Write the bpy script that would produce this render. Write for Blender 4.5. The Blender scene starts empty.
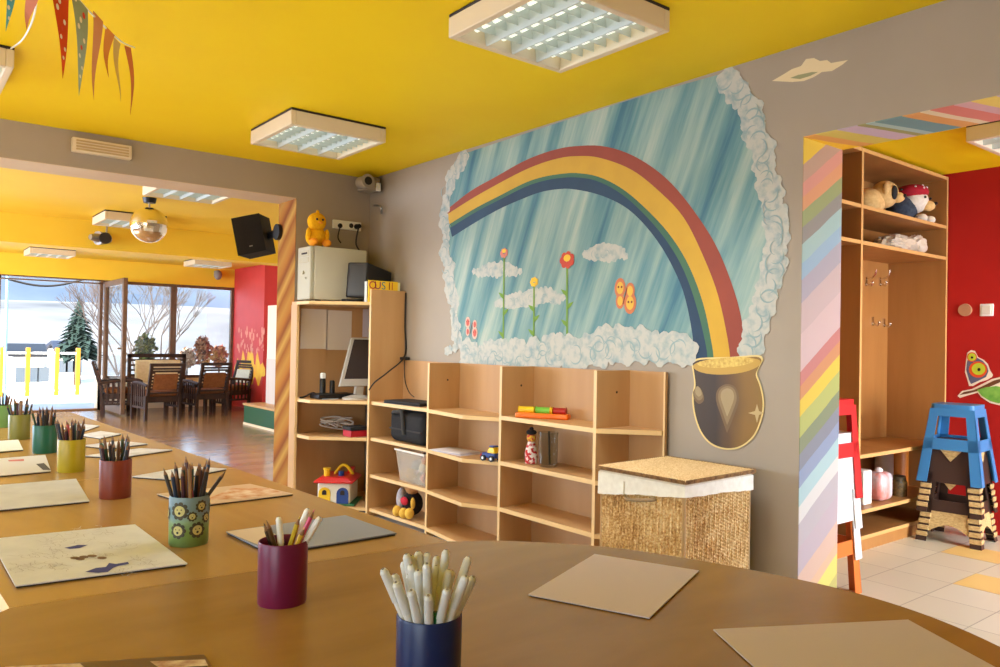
import bpy, math, random
from mathutils import Matrix, Vector
random.seed(7)
C = bpy.context.scene.collection
sin, cos, pi = math.sin, math.cos, math.pi

# ------------------------------------------------------------------ camera (28 mm lens on a 36 mm frame, 1.2 m above the floor)
EYE = Vector((0, 0, 1.2)); FOC = 778.25
YAW, PIT, ROL = .671961551, .0121666125, .0183742938
_F = Vector((sin(YAW)*cos(PIT), cos(YAW)*cos(PIT), sin(PIT)))
_R0 = Vector((cos(YAW), -sin(YAW), 0)); _U0 = _R0.cross(_F)
_R = cos(ROL)*_R0 + sin(ROL)*_U0; _U = -sin(ROL)*_R0 + cos(ROL)*_U0
def ray(px, py): return _F + _R*((px-500)/FOC) - _U*((py-333.5)/FOC)
def at_x(px, py, X): d = ray(px, py); return EYE + d*(X/d.x)          # where the line of sight meets the plane x = X
def at_y(px, py, Y): d = ray(px, py); return EYE + d*(Y/d.y)
def at_z(px, py, Z): d = ray(px, py); return EYE + d*((Z-1.2)/d.z)
cd = bpy.data.cameras.new('camera'); cam = bpy.data.objects.new('camera', cd); C.objects.link(cam)
cd.sensor_width = 36; cd.lens = FOC*36/1000; cd.clip_start = .02; cd.clip_end = 3000
m3 = Matrix((_R, _U, -_F)).transposed()
cam.matrix_world = Matrix.Translation(EYE) @ m3.to_4x4()
bpy.context.scene.camera = cam

# ------------------------------------------------------------------ materials
def lin(c):
    out = []
    for v in c[:3]:
        v /= 255.
        out.append(v/12.92 if v <= .04045 else ((v+.055)/1.055)**2.4)
    return (*out, 1)
MATS = {}
def pm(name, col, rough=.5, metal=0, spec=.5, emit=None, es=0, trans=0, ior=1.45, alpha=1, coat=0):
    if name in MATS: return MATS[name]
    m = bpy.data.materials.new(name); m.use_nodes = True
    b = m.node_tree.nodes['Principled BSDF']
    b.inputs['Base Color'].default_value = lin(col); b.inputs['Roughness'].default_value = rough
    b.inputs['Metallic'].default_value = metal; b.inputs['Specular IOR Level'].default_value = spec
    b.inputs['Transmission Weight'].default_value = trans; b.inputs['IOR'].default_value = ior
    b.inputs['Alpha'].default_value = alpha; b.inputs['Coat Weight'].default_value = coat
    if emit: b.inputs['Emission Color'].default_value = lin(emit); b.inputs['Emission Strength'].default_value = es
    MATS[name] = m; return m
def nodes(m): return m.node_tree.nodes, m.node_tree.links, m.node_tree.nodes['Principled BSDF']
def coords(m, rot=(0,0,0), scale=(1,1,1), loc=(0,0,0), src='Object'):
    N, L, b = nodes(m)
    t = N.new('ShaderNodeTexCoord'); mp = N.new('ShaderNodeMapping')
    mp.inputs['Rotation'].default_value = rot; mp.inputs['Scale'].default_value = scale; mp.inputs['Location'].default_value = loc
    L.new(t.outputs[src], mp.inputs['Vector']); return mp.outputs['Vector']
def ramp(m, fac, stops, const=False):
    N, L, b = nodes(m)
    r = N.new('ShaderNodeValToRGB'); e = r.color_ramp.elements
    if const: r.color_ramp.interpolation = 'CONSTANT'
    while len(e) < len(stops): e.new(1.)
    for k, (p, c) in enumerate(stops): e[k].position = p; e[k].color = lin(c)
    L.new(fac, r.inputs['Fac']); return r.outputs['Color']
def noise(m, vec, scale=5, detail=4, rough=.55, dist=0):
    N, L, b = nodes(m)
    n = N.new('ShaderNodeTexNoise'); n.inputs['Scale'].default_value = scale; n.inputs['Detail'].default_value = detail
    n.inputs['Roughness'].default_value = rough; n.inputs['Distortion'].default_value = dist
    L.new(vec, n.inputs['Vector']); return n.outputs['Fac']
def noisy(name, c1, c2, scale=6, stretch=(1,1,1), rough=.5, spec=.5, detail=4, bump=0, lo=.3, hi=.7, rot=(0,0,0), dist=0, src='Object', coat=0):
    if name in MATS: return MATS[name]
    m = pm(name, c1, rough, spec=spec, coat=coat); N, L, b = nodes(m)
    f = noise(m, coords(m, rot, stretch, src=src), scale, detail, dist=dist)
    L.new(ramp(m, f, [(lo, c1), (hi, c2)]), b.inputs['Base Color'])
    if bump:
        bp = N.new('ShaderNodeBump'); bp.inputs['Strength'].default_value = bump; bp.inputs['Distance'].default_value = .01
        L.new(f, bp.inputs['Height']); L.new(bp.outputs['Normal'], b.inputs['Normal'])
    return m
def stripes(name, stops, axis_vec, lo, hi, wob=.02, rough=.6, repeat=None):
    """painted diagonal stripes: colours follow dot(position, axis_vec), mapped lo..hi to 0..1"""
    m = pm(name, stops[0][1], rough); N, L, b = nodes(m)
    t = N.new('ShaderNodeTexCoord')
    d = N.new('ShaderNodeVectorMath'); d.operation = 'DOT_PRODUCT'; d.inputs[1].default_value = axis_vec
    L.new(t.outputs['Object'], d.inputs[0])
    nz = noise(m, coords(m, scale=(2,2,2)), 3, 2)
    a = N.new('ShaderNodeMath'); a.operation = 'MULTIPLY_ADD'; a.inputs[1].default_value = wob
    L.new(nz, a.inputs[0]); L.new(d.outputs['Value'], a.inputs[2])
    mr = N.new('ShaderNodeMapRange'); mr.inputs['From Min'].default_value = lo+wob*.5; mr.inputs['From Max'].default_value = hi+wob*.5
    L.new(a.outputs[0], mr.inputs['Value'])
    f = mr.outputs['Result']
    if repeat:
        mr.clamp = False
        q = N.new('ShaderNodeMath'); q.operation = 'FRACT'; L.new(f, q.inputs[0]); f = q.outputs[0]
    L.new(ramp(m, f, stops), b.inputs['Base Color']); return m

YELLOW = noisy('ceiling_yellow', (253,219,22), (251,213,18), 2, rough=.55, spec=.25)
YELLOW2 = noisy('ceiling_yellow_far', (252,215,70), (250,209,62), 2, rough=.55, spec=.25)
GREIGE = noisy('wall_greige', (171,157,139), (162,148,130), 1.3, rough=.6, spec=.3)
RED = noisy('wall_red', (180,32,26), (168,27,23), 2, rough=.55, spec=.3)
BEECH = noisy('beech_board', (200,156,104), (188,143,91), 9, (1,1,.12), rough=.42, spec=.4)
BEECH_H = noisy('beech_shelf', (206,163,111), (194,149,97), 9, (.5,.5,1), rough=.4, spec=.4)
BEECH_D = noisy('beech_back', (194,150,102), (182,138,91), 8, (1,1,.12), rough=.5, spec=.3)
EDGE = pm('beech_edge', (228,190,130), .45)
TABLE = noisy('table_beech', (176,139,78), (161,124,66), 5, (1.8,.35,1), rough=.25, spec=.6, dist=.6)
TABLE2 = noisy('table_beech_round', (156,119,62), (141,105,52), 4, (.5,1.6,1), rough=.27, spec=.5, dist=.6)
PLINTH = pm('table_metal', (150,150,150), .35, .8)
CUPB = noisy('cupboard_beech', (172,120,64), (158,107,54), 8, (1,1,.12), rough=.42, spec=.4)
CUPB_E = pm('cupboard_edge', (206,160,96), .45)
WHITE = pm('white_plastic', (238,236,228), .4)
CREAM = pm('cream_plastic', (226,208,176), .5)
PAPERW = pm('paper_white', (226,224,218), .8, spec=.2)
PAPERG = pm('paper_grey', (212,206,198), .75, spec=.2)
DARK = pm('dark_edge', (46,36,30), .7)
BLACK = pm('black_plastic', (24,22,22), .4)
BLACKM = pm('black_matt', (34,31,30), .75)
CHROME = pm('chrome', (225,222,215), .15, 1)
STEEL = pm('steel', (170,170,170), .3, .9)
BROWNW = noisy('dark_wood', (66,40,28), (46,26,18), 20, (1,1,.2), rough=.55)
CUSH = noisy('tan_cushion', (142,92,58), (126,78,48), 30, rough=.9, spec=.1)
CUSHB = noisy('beige_cushion', (226,208,172), (214,194,156), 30, rough=.9, spec=.1)

# ------------------------------------------------------------------ mesh builder and object helpers
class MB:
    def __init__(s): s.v = []; s.f = []; s.m = []
    def add(s, vs, fs, m=0, M=None):
        k = len(s.v)
        s.v += [tuple((M @ Vector(p)) if M else p) for p in vs]
        for f in fs: s.f.append([k+i for i in f]); s.m.append(m)
        return s
    def box(s, x0, x1, y0, y1, z0, z1, m=0, M=None):
        v = [(x0,y0,z0),(x1,y0,z0),(x1,y1,z0),(x0,y1,z0),(x0,y0,z1),(x1,y0,z1),(x1,y1,z1),(x0,y1,z1)]
        return s.add(v, [(0,3,2,1),(4,5,6,7),(0,1,5,4),(1,2,6,5),(2,3,7,6),(3,0,4,7)], m, M)
    def bar(s, p, q, w, h, m=0, up=(0,0,1)):
        p, q = Vector(p), Vector(q); d = (q-p); l = d.length; d.normalize(); u = Vector(up)
        if abs(d.dot(u)) > .98: u = Vector((0,1,0))
        r = d.cross(u).normalized(); u = r.cross(d)
        M = Matrix((r, d, u)).transposed().to_4x4(); M.translation = p
        return s.box(-w/2, w/2, 0, l, -h/2, h/2, m, M)
    def cyl(s, p, q, r0, r1=None, n=16, m=0, caps=True):
        p, q = Vector(p), Vector(q); r1 = r0 if r1 is None else r1; d = (q-p).normalized()
        u = Vector((0,0,1)) if abs(d.z) < .95 else Vector((1,0,0)); a = d.cross(u).normalized(); b = d.cross(a)
        vs = []; fs = []
        for k in range(n):
            t = 2*pi*k/n; w = a*cos(t)-b*sin(t); vs.append(p+w*r0); vs.append(q+w*r1)
        for k in range(n): i, j = 2*k, 2*((k+1) % n); fs.append((i, i+1, j+1, j)[::-1])
        if caps: fs.append([2*k for k in range(n)][::1]); fs.append([2*k+1 for k in range(n)][::-1])
        return s.add(vs, fs, m)
    def lathe(s, prof, o=(0,0,0), n=24, m=0, M=None, sx=1, sy=1):
        vs = []; fs = []; P = len(prof)
        for k in range(n):
            t = 2*pi*k/n
            for r, z in prof: vs.append((o[0]+r*cos(t)*sx, o[1]+r*sin(t)*sy, o[2]+z))
        for k in range(n):
            a, b = k*P, ((k+1) % n)*P
            for i in range(P-1): fs.append((a+i, b+i, b+i+1, a+i+1))
        return s.add(vs, fs, m, M)
    def sph(s, c, r, sc=(1,1,1), nu=16, nv=10, m=0, M=None, f=None):
        vs = []; fs = []
        for j in range(nv+1):
            ph = pi*j/nv - pi/2
            for i in range(nu):
                t = 2*pi*i/nu; d = Vector((cos(ph)*cos(t), cos(ph)*sin(t), sin(ph)))
                k = r*(f(d) if f else 1)
                vs.append((c[0]+d.x*k*sc[0], c[1]+d.y*k*sc[1], c[2]+d.z*k*sc[2]))
        for j in range(nv):
            for i in range(nu):
                a = j*nu+i; b = j*nu+(i+1) % nu; fs.append((a, b, b+nu, a+nu))
        return s.add(vs, fs, m, M)
    def tube(s, path, r, n=8, m=0):
        P = [Vector(p) for p in path]; vs = []; fs = []; prev = None
        for k, p in enumerate(P):
            d = (P[min(k+1, len(P)-1)]-P[max(k-1, 0)]).normalized()
            if prev is None:
                u = Vector((0,0,1)) if abs(d.z) < .9 else Vector((1,0,0)); a = d.cross(u).normalized()
            else:
                a = (prev-d*prev.dot(d)).normalized()
            prev = a; b = d.cross(a); rr = r[k] if isinstance(r, (list, tuple)) else r
            for i in range(n): t = 2*pi*i/n; vs.append(p+(a*cos(t)+b*sin(t))*rr)
        for k in range(len(P)-1):
            for i in range(n): x, y = k*n+i, k*n+(i+1) % n; fs.append((x, y, y+n, x+n))
        fs.append(list(range(n))[::-1]); fs.append([len(P)*n-n+i for i in range(n)])
        return s.add(vs, fs, m)
    def prism(s, pts, vec, m=0, M=None, m2=None):
        """closed outline pts (3-D) pushed along vec"""
        n = len(pts); P = [Vector(p) for p in pts]; Q = [p+Vector(vec) for p in P]
        s.add(P+Q, [tuple(range(n))[::-1], tuple(range(n, 2*n))], m, M)
        s.add(P+Q, [(i, (i+1) % n, n+(i+1) % n, n+i) for i in range(n)], m if m2 is None else m2, M)
        return s
    def face(s, pts, m=0): return s.add([tuple(p) for p in pts], [tuple(range(len(pts)))], m)
    def strip(s, A, B, m=0):
        n = len(A); return s.add([tuple(p) for p in A]+[tuple(p) for p in B], [(i, i+1, n+i+1, n+i) for i in range(n-1)], m)
    def build(s, name, mats, parent=None, world=False, smooth=True, bevel=0, bseg=2, ang=35):
        me = bpy.data.meshes.new(name); V = s.v
        if parent and world:
            Mi = root_matrix(parent).inverted(); V = [tuple(Mi @ Vector(p)) for p in V]
        me.from_pydata(V, [], s.f)
        if not isinstance(mats, (list, tuple)): mats = [mats]
        for m in mats: me.materials.append(m)
        for p, k in zip(me.polygons, s.m): p.material_index = k; p.use_smooth = smooth
        me.update()
        if smooth: me.set_sharp_from_angle(angle=math.radians(ang))
        o = bpy.data.objects.new(name, me); C.objects.link(o)
        if parent: o.parent = parent
        if bevel:
            b = o.modifiers.new('bevel', 'BEVEL'); b.width = bevel; b.segments = bseg; b.limit_method = 'ANGLE'; b.angle_limit = math.radians(40)
        return o
def root_matrix(o):
    while o.parent: o = o.parent
    return Matrix.Translation(o.location) @ o.rotation_euler.to_matrix().to_4x4()
def tag(o, label, cat, group=None):
    o['label'] = label; o['category'] = cat
    if group: o['group'] = group
    return o
def thing(name, label, cat, loc=(0,0,0), rz=0, group=None):
    o = bpy.data.objects.new(name, None); C.objects.link(o); o.empty_display_size = .05
    o.location = loc; o.rotation_euler = (0,0,rz); return tag(o, label, cat, group)
def struct(o): o['kind'] = 'structure'; return o
def dup(o, loc, rz=None, label=None, group=None, parent=None):
    r = o.copy(); C.objects.link(r)
    if parent: r.parent = parent
    else:
        r.location = loc
        if rz is not None: r.rotation_euler = (0,0,rz)
        if label: r['label'] = label
        if group: r['group'] = group
    for ch in list(o.children): dup(ch, None, parent=r)
    return r
def cm(pts, n=8):
    """Catmull-Rom through the points"""
    P = [Vector(p) for p in pts]; out = []
    for i in range(len(P)-1):
        a = P[max(i-1, 0)]; b = P[i]; c = P[i+1]; d = P[min(i+2, len(P)-1)]
        for k in range(n):
            t = k/n
            out.append(.5*((2*b)+(c-a)*t+(2*a-5*b+4*c-d)*t*t+(3*b-a-3*c+d)*t**3))
    out.append(P[-1]); return out
def resample(P, n):
    P = [Vector(p) for p in P]; L = [0]
    for i in range(1, len(P)): L.append(L[-1]+(P[i]-P[i-1]).length)
    out = []; j = 0
    for k in range(n):
        t = L[-1]*k/(n-1)
        while j < len(P)-2 and L[j+1] < t: j += 1
        u = (t-L[j])/max(L[j+1]-L[j], 1e-9); out.append(P[j].lerp(P[j+1], min(max(u, 0), 1)))
    return out

# ------------------------------------------------------------------ the room shell
CEIL = 2.43; XR = 2.895; XR2 = 3.2; YB = 5.26; YB2 = 5.57; JY = 1.697; HEAD = 2.055; SX = 2.305; OH = 2.21
XL = -2.9; YK = -2.7; YW = 13.85; RX = 4.93; HX = 5.75; HY = -1.6
CLASSF = noisy('floor_pale_bounce', (212,208,202), (200,196,190), 7, rough=.35, spec=.4)  # floor set pale so sun patches bounce light up to the ceiling
o = struct(MB().box(XL, XR2, YK, YB2, -.1, 0).build('floor', CLASSF))
def plank_mat():
    m = pm('floor_far_laminate', (152,108,74), .2, spec=.6); N, L, b = nodes(m)
    v = coords(m); br = N.new('ShaderNodeTexBrick')
    br.inputs['Scale'].default_value = 1; br.inputs['Brick Width'].default_value = 1.2; br.inputs['Row Height'].default_value = .19
    br.inputs['Mortar Size'].default_value = .002
    br.inputs['Color1'].default_value = lin((172,138,106)); br.inputs['Color2'].default_value = lin((150,117,88)); br.inputs['Mortar'].default_value = lin((86,58,38))
    L.new(v, br.inputs['Vector'])
    L.new(br.outputs['Color'], b.inputs['Base Color']); return m
struct(MB().box(XL, 7, YB2, YW+.05, -.1, 0).build('floor_far', plank_mat()))
def tile_mat():
    m = pm('hall_tile', (226,208,174), .3, spec=.5); N, L, b = nodes(m)
    br = N.new('ShaderNodeTexBrick'); br.offset = 0
    br.inputs['Scale'].default_value = 1; br.inputs['Brick Width'].default_value = .31; br.inputs['Row Height'].default_value = .31
    br.inputs['Mortar Size'].default_value = .0025
    for k, c in (('Color1', (222,215,188)), ('Color2', (214,206,177)), ('Mortar', (164,152,124))): br.inputs[k].default_value = lin(c)
    L.new(coords(m, loc=(-4.36+.31*30, -1.69+.31*30, 0)), br.inputs['Vector'])
    L.new(br.outputs['Color'], b.inputs['Base Color']); return m
struct(MB().box(XR2, HX+.2, HY, 2.75, -.1, 0).build('floor_hall', tile_mat()))
YT = pm('yellow_tile', (238,204,122), .3)
mb = MB()
for x, y in ((4.36,1.38), (4.98,1.69), (5.29,1.07), (3.74,.76)): mb.box(x+.002, x+.308, y+.002, y+.308, -.01, .0008)
struct(mb.build('floor_hall_tiles', YT))
# ceilings
struct(MB().box(XL, XR2, YK, YB2, CEIL, CEIL+.1).build('ceiling', YELLOW))
struct(MB().box(XR2, HX+.2, HY, 2.75, 2.425, 2.53).build('ceiling_hall', YELLOW))
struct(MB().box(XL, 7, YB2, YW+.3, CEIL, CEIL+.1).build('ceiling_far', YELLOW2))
# right wall with the opening to the cloakroom hall
mb = MB().box(XR, XR2, JY, YB2, 0, CEIL).box(XR, XR2, .1, JY, HEAD, CEIL).box(XR, XR2, YK, .1, 0, CEIL)
struct(mb.build('wall_right', GREIGE))
# far wall: stub and beam over the wide opening
mb = MB().box(SX, XR, YB, YB2, 0, CEIL).box(XL, SX, YB, YB2, OH, CEIL).box(XL, -1.9, YB, YB2, 0, OH)
struct(mb.build('wall_far', GREIGE))
# painted linings of both openings
def zj(px, py): p = at_y(px, py, JY-.002); return p.z-.62*(p.x-XR)
seq = [(0,(226,168,60)),(.001,(250,205,40))]
tops = [(136,(250,200,20)),(151,(196,150,112)),(168,(226,142,112)),(182,(232,150,88)),(197,(150,160,88)),(213,(142,136,120)),(228,(164,198,184)),(246,(150,184,200)),
        (262,(178,168,172)),(285,(212,182,170)),(315,(226,190,178)),(350,(210,120,104)),(365,(222,142,76)),(378,(245,205,40)),(395,(186,190,84)),(415,(128,140,92)),(430,(130,134,140)),
        (447,(140,156,180)),(462,(176,210,204)),(480,(232,226,210)),(495,(196,182,178)),(520,(200,178,178)),(545,(232,186,154)),(568,(240,188,140)),(580,(248,226,96)),(600,(206,190,90))]
z0, z1 = zj(820, 640), zj(820, 130)
st = []
for k, (py, c) in enumerate(tops[::-1]):
    c = tuple(.86*v*.85+g*.13 for v, g in zip(c, (190,178,166)))
    p = (zj(820, py)-z0)/(z1-z0)
    st.append((p, c))
jst = []
for k, (p, c) in enumerate(st):
    nxt = st[k+1][1] if k+1 < len(st) else c
    jst.append((max(0, min(1, p)), c))
# crisp but hand painted edges: hold each colour, change over a short span
full = []
for k in range(len(jst)):
    lo = jst[k-1][0] if k else 0.
    full.append((lo, jst[k][0], jst[k][1]))
def held(rows, soft=.006, cap=32):
    out = []
    for a, b, c in rows:
        out.append(((a+b)/2, c))
    return out[:cap]
jm = stripes('jamb_stripes', [(a, c) for a, b, c in full], (-.62, 0, 1), 0, 1, .015)
jm.node_tree.nodes['Color Ramp'].color_ramp.interpolation = 'CONSTANT'
for nd in jm.node_tree.nodes:
    if nd.bl_idname == 'ShaderNodeMapRange':
        off = .62*XR
        nd.inputs['From Min'].default_value = z0-off+.0075; nd.inputs['From Max'].default_value = z1-off+.0075
struct(MB().box(XR, XR2, JY-.003, JY, 0, HEAD).build('trim_1', jm))
ss = [(0,(204,176,180)),(.11,(226,196,96)),(.198,(206,160,160)),(.257,(206,118,104)),(.346,(216,196,160)),(.385,(212,150,84)),(.457,(104,140,140)),(.563,(160,182,172)),(.603,(150,146,86)),(.637,(190,168,180)),(.728,(208,190,90)),(.827,(222,160,84)),(.894,(244,200,40))]
sm_ = stripes('soffit_stripes', ss, (.278, 1, 0), 1.705, 2.6, .015)
sm_.node_tree.nodes['Color Ramp'].color_ramp.interpolation = 'CONSTANT'
struct(MB().box(XR, XR2, .1, JY, HEAD-.003, HEAD).build('trim_2', sm_))
ws = [(0,(170,120,44)),(.25,(140,78,10)),(.42,(184,138,60)),(.62,(124,62,4)),(.8,(164,102,28)),(1,(170,120,44))]
wm = stripes('far_jamb_stripes', ws, (0, .9, 1), 0, .42, .02, rough=.9, repeat=True)
struct(MB().box(SX-.003, SX, YB, YB2, 0, OH).build('trim_3', wm))
struct(MB().box(XL, SX, YB, YB2, OH-.003, OH).build('trim_4', noisy('far_soffit_paint', (214,192,158), (204,178,144), 3, rough=.6)))
# walls behind and beside the camera with their windows
def wall_with_windows(name, axis, pos, a0, a1, wins, mat, thick=.25, sgn=-1, zt=CEIL):
    mb = MB(); cur = a0
    def bx(u0, u1, z0, z1):
        p0, p1 = sorted((pos, pos+sgn*thick))
        if axis == 'y': mb.box(u0, u1, p0, p1, z0, z1)
        else: mb.box(p0, p1, u0, u1, z0, z1)
    for u0, u1, z0, z1 in wins:
        bx(cur, u0, 0, zt)
        if z0 > 0: bx(u0, u1, 0, z0)
        bx(u0, u1, z1, zt); cur = u1
    bx(cur, a1, 0, zt); return struct(mb.build(name, mat))
wall_with_windows('wall_back', 'y', YK, XL-.25, XR2, [], GREIGE)
wall_with_windows('wall_left', 'x', XL, YK, YB2, [(-1.8,.6,.9,2.1), (1.4,3.9,.9,2.1)], GREIGE)
wall_with_windows('wall_hall_end', 'y', HY, XR2, HX+.2, [(3.6,5.4,0,2.1)], GREIGE, zt=2.425)
struct(MB().box(HX, HX+.2, HY, 2.75, 0, 2.425).build('wall_hall_red', RED))
struct(MB().box(XR2, HX, 2.7, 2.75, 0, 2.425).build('wall_hall_back', GREIGE))
# far room
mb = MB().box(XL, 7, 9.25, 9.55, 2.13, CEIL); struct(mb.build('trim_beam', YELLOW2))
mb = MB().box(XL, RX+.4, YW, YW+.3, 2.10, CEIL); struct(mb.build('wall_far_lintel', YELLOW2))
struct(MB().box(RX, RX+.45, 12.45, YW+.03, 0, CEIL).build('wall_far_red', noisy('wall_red_hazed', (216,66,66), (204,58,58), 2, rough=.5, spec=.4)))  # red paled and pinkened, distance haze put into the wall colour
struct(MB().box(RX+.45, RX+.6, YB2, 12.45, 0, CEIL).build('wall_far_side', pm('pale_wall', (224,214,198), .6)))
wall_with_windows('wall_far_room_left', 'x', XL, YB2, YW+.3, [(6.4,12.9,.6,2.1)], GREIGE)
struct(MB().box(XR2, RX+.6, YB2-.12, YB2, 0, CEIL).build('wall_far_near_side', GREIGE))

# ------------------------------------------------------------------ glazing of the far room
FRAME = noisy('window_frame_brown', (120,92,72), (104,78,60), 10, rough=.4)
def glass_mat():
    m = bpy.data.materials.new('window_glass'); m.use_nodes = True; N, L = m.node_tree.nodes, m.node_tree.links
    for nd in list(N): N.remove(nd)
    o = N.new('ShaderNodeOutputMaterial'); mx = N.new('ShaderNodeMixShader'); mx.inputs[0].default_value = .06
    a = N.new('ShaderNodeBsdfTransparent'); a.inputs[0].default_value = (.97,.985,.99,1); g = N.new('ShaderNodeBsdfGlossy'); g.inputs['Roughness'].default_value = .02
    L.new(a.outputs[0], mx.inputs[1]); L.new(g.outputs[0], mx.inputs[2]); L.new(mx.outputs[0], o.inputs[0]); return m
GLASS = glass_mat()
def window_unit(name, x0, x1, z0, z1, y=YW, fw=.05):
    t = bpy.data.objects.new(name, None); C.objects.link(t); t['kind'] = 'structure'; t.location = (x0, y, z0)
    mb = MB().box(x0, x0+fw, y, y+.08, z0, z1).box(x1-fw, x1, y, y+.08, z0, z1).box(x0+fw, x1-fw, y, y+.08, z1-fw, z1).box(x0+fw, x1-fw, y, y+.08, z0, z0+fw)
    f = mb.build('window_frame', FRAME, t, True, bevel=.006)
    g = MB().box(x0+fw, x1-fw, y+.035, y+.043, z0+fw, z1-fw).build('window_pane', GLASS, t, True)
    return t
window_unit('window_1', 2.83, 3.90, .5, 2.10)
window_unit('window_2', 3.90, RX, .5, 2.10)
window_unit('window_3', 1.38, 2.83, 2.03, 2.10, fw=.02)
window_unit('window_4', -.1, 1.40, .02, 2.10)
struct(MB().box(2.75, RX, YW, YW+.2, 0, .5).build('wall_far_parapet', CREAM))
struct(MB().box(1.41, 2.75, YW-.02, YW+.12, 0, .03).build('trim_door_sill', pm('sill_brown', (142,98,62), .4)))
# the open door leaf
dl = bpy.data.objects.new('door_1', None); C.objects.link(dl); dl['kind'] = 'structure'; dl.location = (2.83, YW, 0)
yd = at_x(125, 350, 2.85).y
mb = MB()
for a, b in ((YW-.03, YW-.11), (yd+.09, yd)): mb.box(2.81, 2.87, b, a, .03, 2.07)
mb.box(2.81, 2.87, yd+.09, YW-.11, 1.98, 2.07).box(2.81, 2.87, yd+.09, YW-.11, .03, .15)
mb.build('door_frame', FRAME, dl, True, bevel=.006)
MB().box(2.835, 2.845, yd+.09, YW-.11, .15, 1.98).build('door_pane', GLASS, dl, True)
MB().box(2.77, 2.81, yd+.02, yd+.06, 1.0, 1.03).box(2.75, 2.77, yd+.02, yd+.14, 1.0, 1.03).build('door_handle', CHROME, dl, True)
# frames around the doorway
struct(MB().box(2.755, 2.80, YW, YW+.1, 0, 2.08).build('trim_door_post', FRAME))

# ------------------------------------------------------------------ outside
SNOW = noisy('pale_ground', (206,204,200), (186,184,178), .15, rough=.9, spec=.1)
struct(MB().box(-400, 600, 22, 900, -3.1, -3).build('ground_outside', SNOW))
struct(MB().box(-6, 12, YW+.3, 22, -3.1, -.06).build('terrace', noisy('terrace_concrete', (214,210,204), (196,192,186), 1.2, rough=.85)))
HILLM = noisy('hill_forest', (66,80,98), (88,100,114), .02, (1,1,2), rough=1, spec=0)  # bluish distance haze is mixed into the forest colour
FIELD = noisy('hill_field', (132,134,136), (86,90,94), .03, (1,1,3), rough=1, spec=0)
def hill(name, y0, y1, hfun, mat, x0=-300, x1=420, n=40, md=10):
    mb = MB(); V = []; F = []
    for j in range(md+1):
        for i in range(n+1):
            x = x0+(x1-x0)*i/n; V.append((x, y0+(y1-y0)*j/md, -3.05+hfun(x)*sin(pi/2*j/md)))
    for j in range(md):
        for i in range(n): a = j*(n+1)+i; F.append((a, a+1, a+n+2, a+n+1))
    mb.add(V, F); return struct(mb.build(name, mat))
hill('hill_near', 90, 230, lambda x: 12+1.5*sin(x*.02)-x*.012, FIELD)
hill('hill_far', 260, 520, lambda x: 70+8*sin(x*.013+1)+4*sin(x*.05), HILLM)
# fence
FY = pm('yellow_post', (170,120,24), .5); FW = pm('white_rail', (240,238,232), .5)
fence = thing('terrace_fence', 'white railed terrace fence with yellow posts outside the open door', 'fence', (2.2, 18.4, -.06))
posts = []
for px in (2, 28, 57, 78):
    p = at_y(px, 360, 18.4); h = 1.0
    MB().box(p.x-.04, p.x+.04, 18.36, 18.44, -.06, .93).build('post', FY, fence, True, bevel=.01); posts.append(p.x)
mb = MB()
for z in (.04, .82): mb.box(-4, posts[-1], 18.385, 18.415, z-.02, z+.02)
mb.build('rail', FW, fence, True)
# houses
def house(name, label, px0, px1, pyr, pye, Y, wallc, roofc, gable=True):
    a, b = at_y(px0, pye, Y), at_y(px1, pye, Y); top = at_y((px0+px1)/2, pyr, Y).z; ze = a.z
    t = thing(name, label, 'house', ((a.x+b.x)/2, Y+3, -3))
    w = b.x-a.x
    MB().box(a.x+.4, b.x-.4, Y+.5, Y+6, -3, ze).build('wall', pm('house_wall_'+label[:9], wallc, .8), t, True)
    pts = [(a.x, Y, ze), (a.x, Y+3.2, top), (a.x, Y+6.5, ze), (a.x, Y+6.5, ze-.25), (a.x, Y+3.2, top-.3), (a.x, Y, ze-.25)]
    MB().prism([(p[0]+(w*.12 if abs(p[1]-Y-3.2) < .1 else 0), p[1], p[2]) for p in pts], (w*.9, 0, 0)).build('roof', pm('roof_'+label[:9], roofc, .7), t, True)
    mb = MB()
    for k in range(3): x = a.x+w*(.2+.25*k); mb.box(x, x+.7, Y+.45, Y+.52, -2.0, -1.0)
    mb.build('window', pm('house_window', (70,80,90), .2), t, True)
house('house', 'nearer house beyond the fence with a dark slate roof', 8, 52, 344, 353, 60, (226,222,214), (12,16,24))
house('house', 'second low house beyond the fence, paler blue-grey roof under the spruce', 54, 83, 341, 349, 75, (220,214,206), (34,40,58))
# spruce
sp = at_y(78, 347, 52); st_ = at_y(78, 296, 52).z
t = thing('spruce_tree', 'tall dark green spruce on the slope behind the far houses', 'tree', (sp.x, 52, -3))
MB().cyl((sp.x, 52, -3), (sp.x, 52, st_-.4), .25, .04, 8).build('trunk', BROWNW, t, True)
mb = MB(); rnd = random.Random(3); hgt = st_-.3
for L in range(15):
    z = .1+(st_-.3)*L/15; R = (1-L/15.5)**.85*1.45
    nb = 13
    for k in range(nb):
        a = 2*pi*(k+rnd.random()*.7)/nb; r = R*(.75+.45*rnd.random()); d = Vector((cos(a), sin(a), 0)); s_ = Vector((-sin(a), cos(a), 0))
        b0 = Vector((sp.x, 52, z)); tip = b0+d*r+Vector((0,0,-.28*r)); mid = b0+d*r*.55+Vector((0,0,-.02*r))
        w = .26*r+.05
        mb.face([b0+Vector((0,0,.1)), mid+s_*w, tip, mid-s_*w]); mb.face([b0, mid+s_*w*.6-Vector((0,0,.28*w+.1)), tip-Vector((0,0,.12)), mid-s_*w*.6-Vector((0,0,.28*w+.1))])
mb.lathe([(.16,st_-.75),(.1,st_-.4),(.0,st_)], (sp.x,52,0), 8)
mb.build('foliage', noisy('spruce_green', (22,40,36), (40,62,56), 2, rough=.9), t, True, smooth=False)
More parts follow.
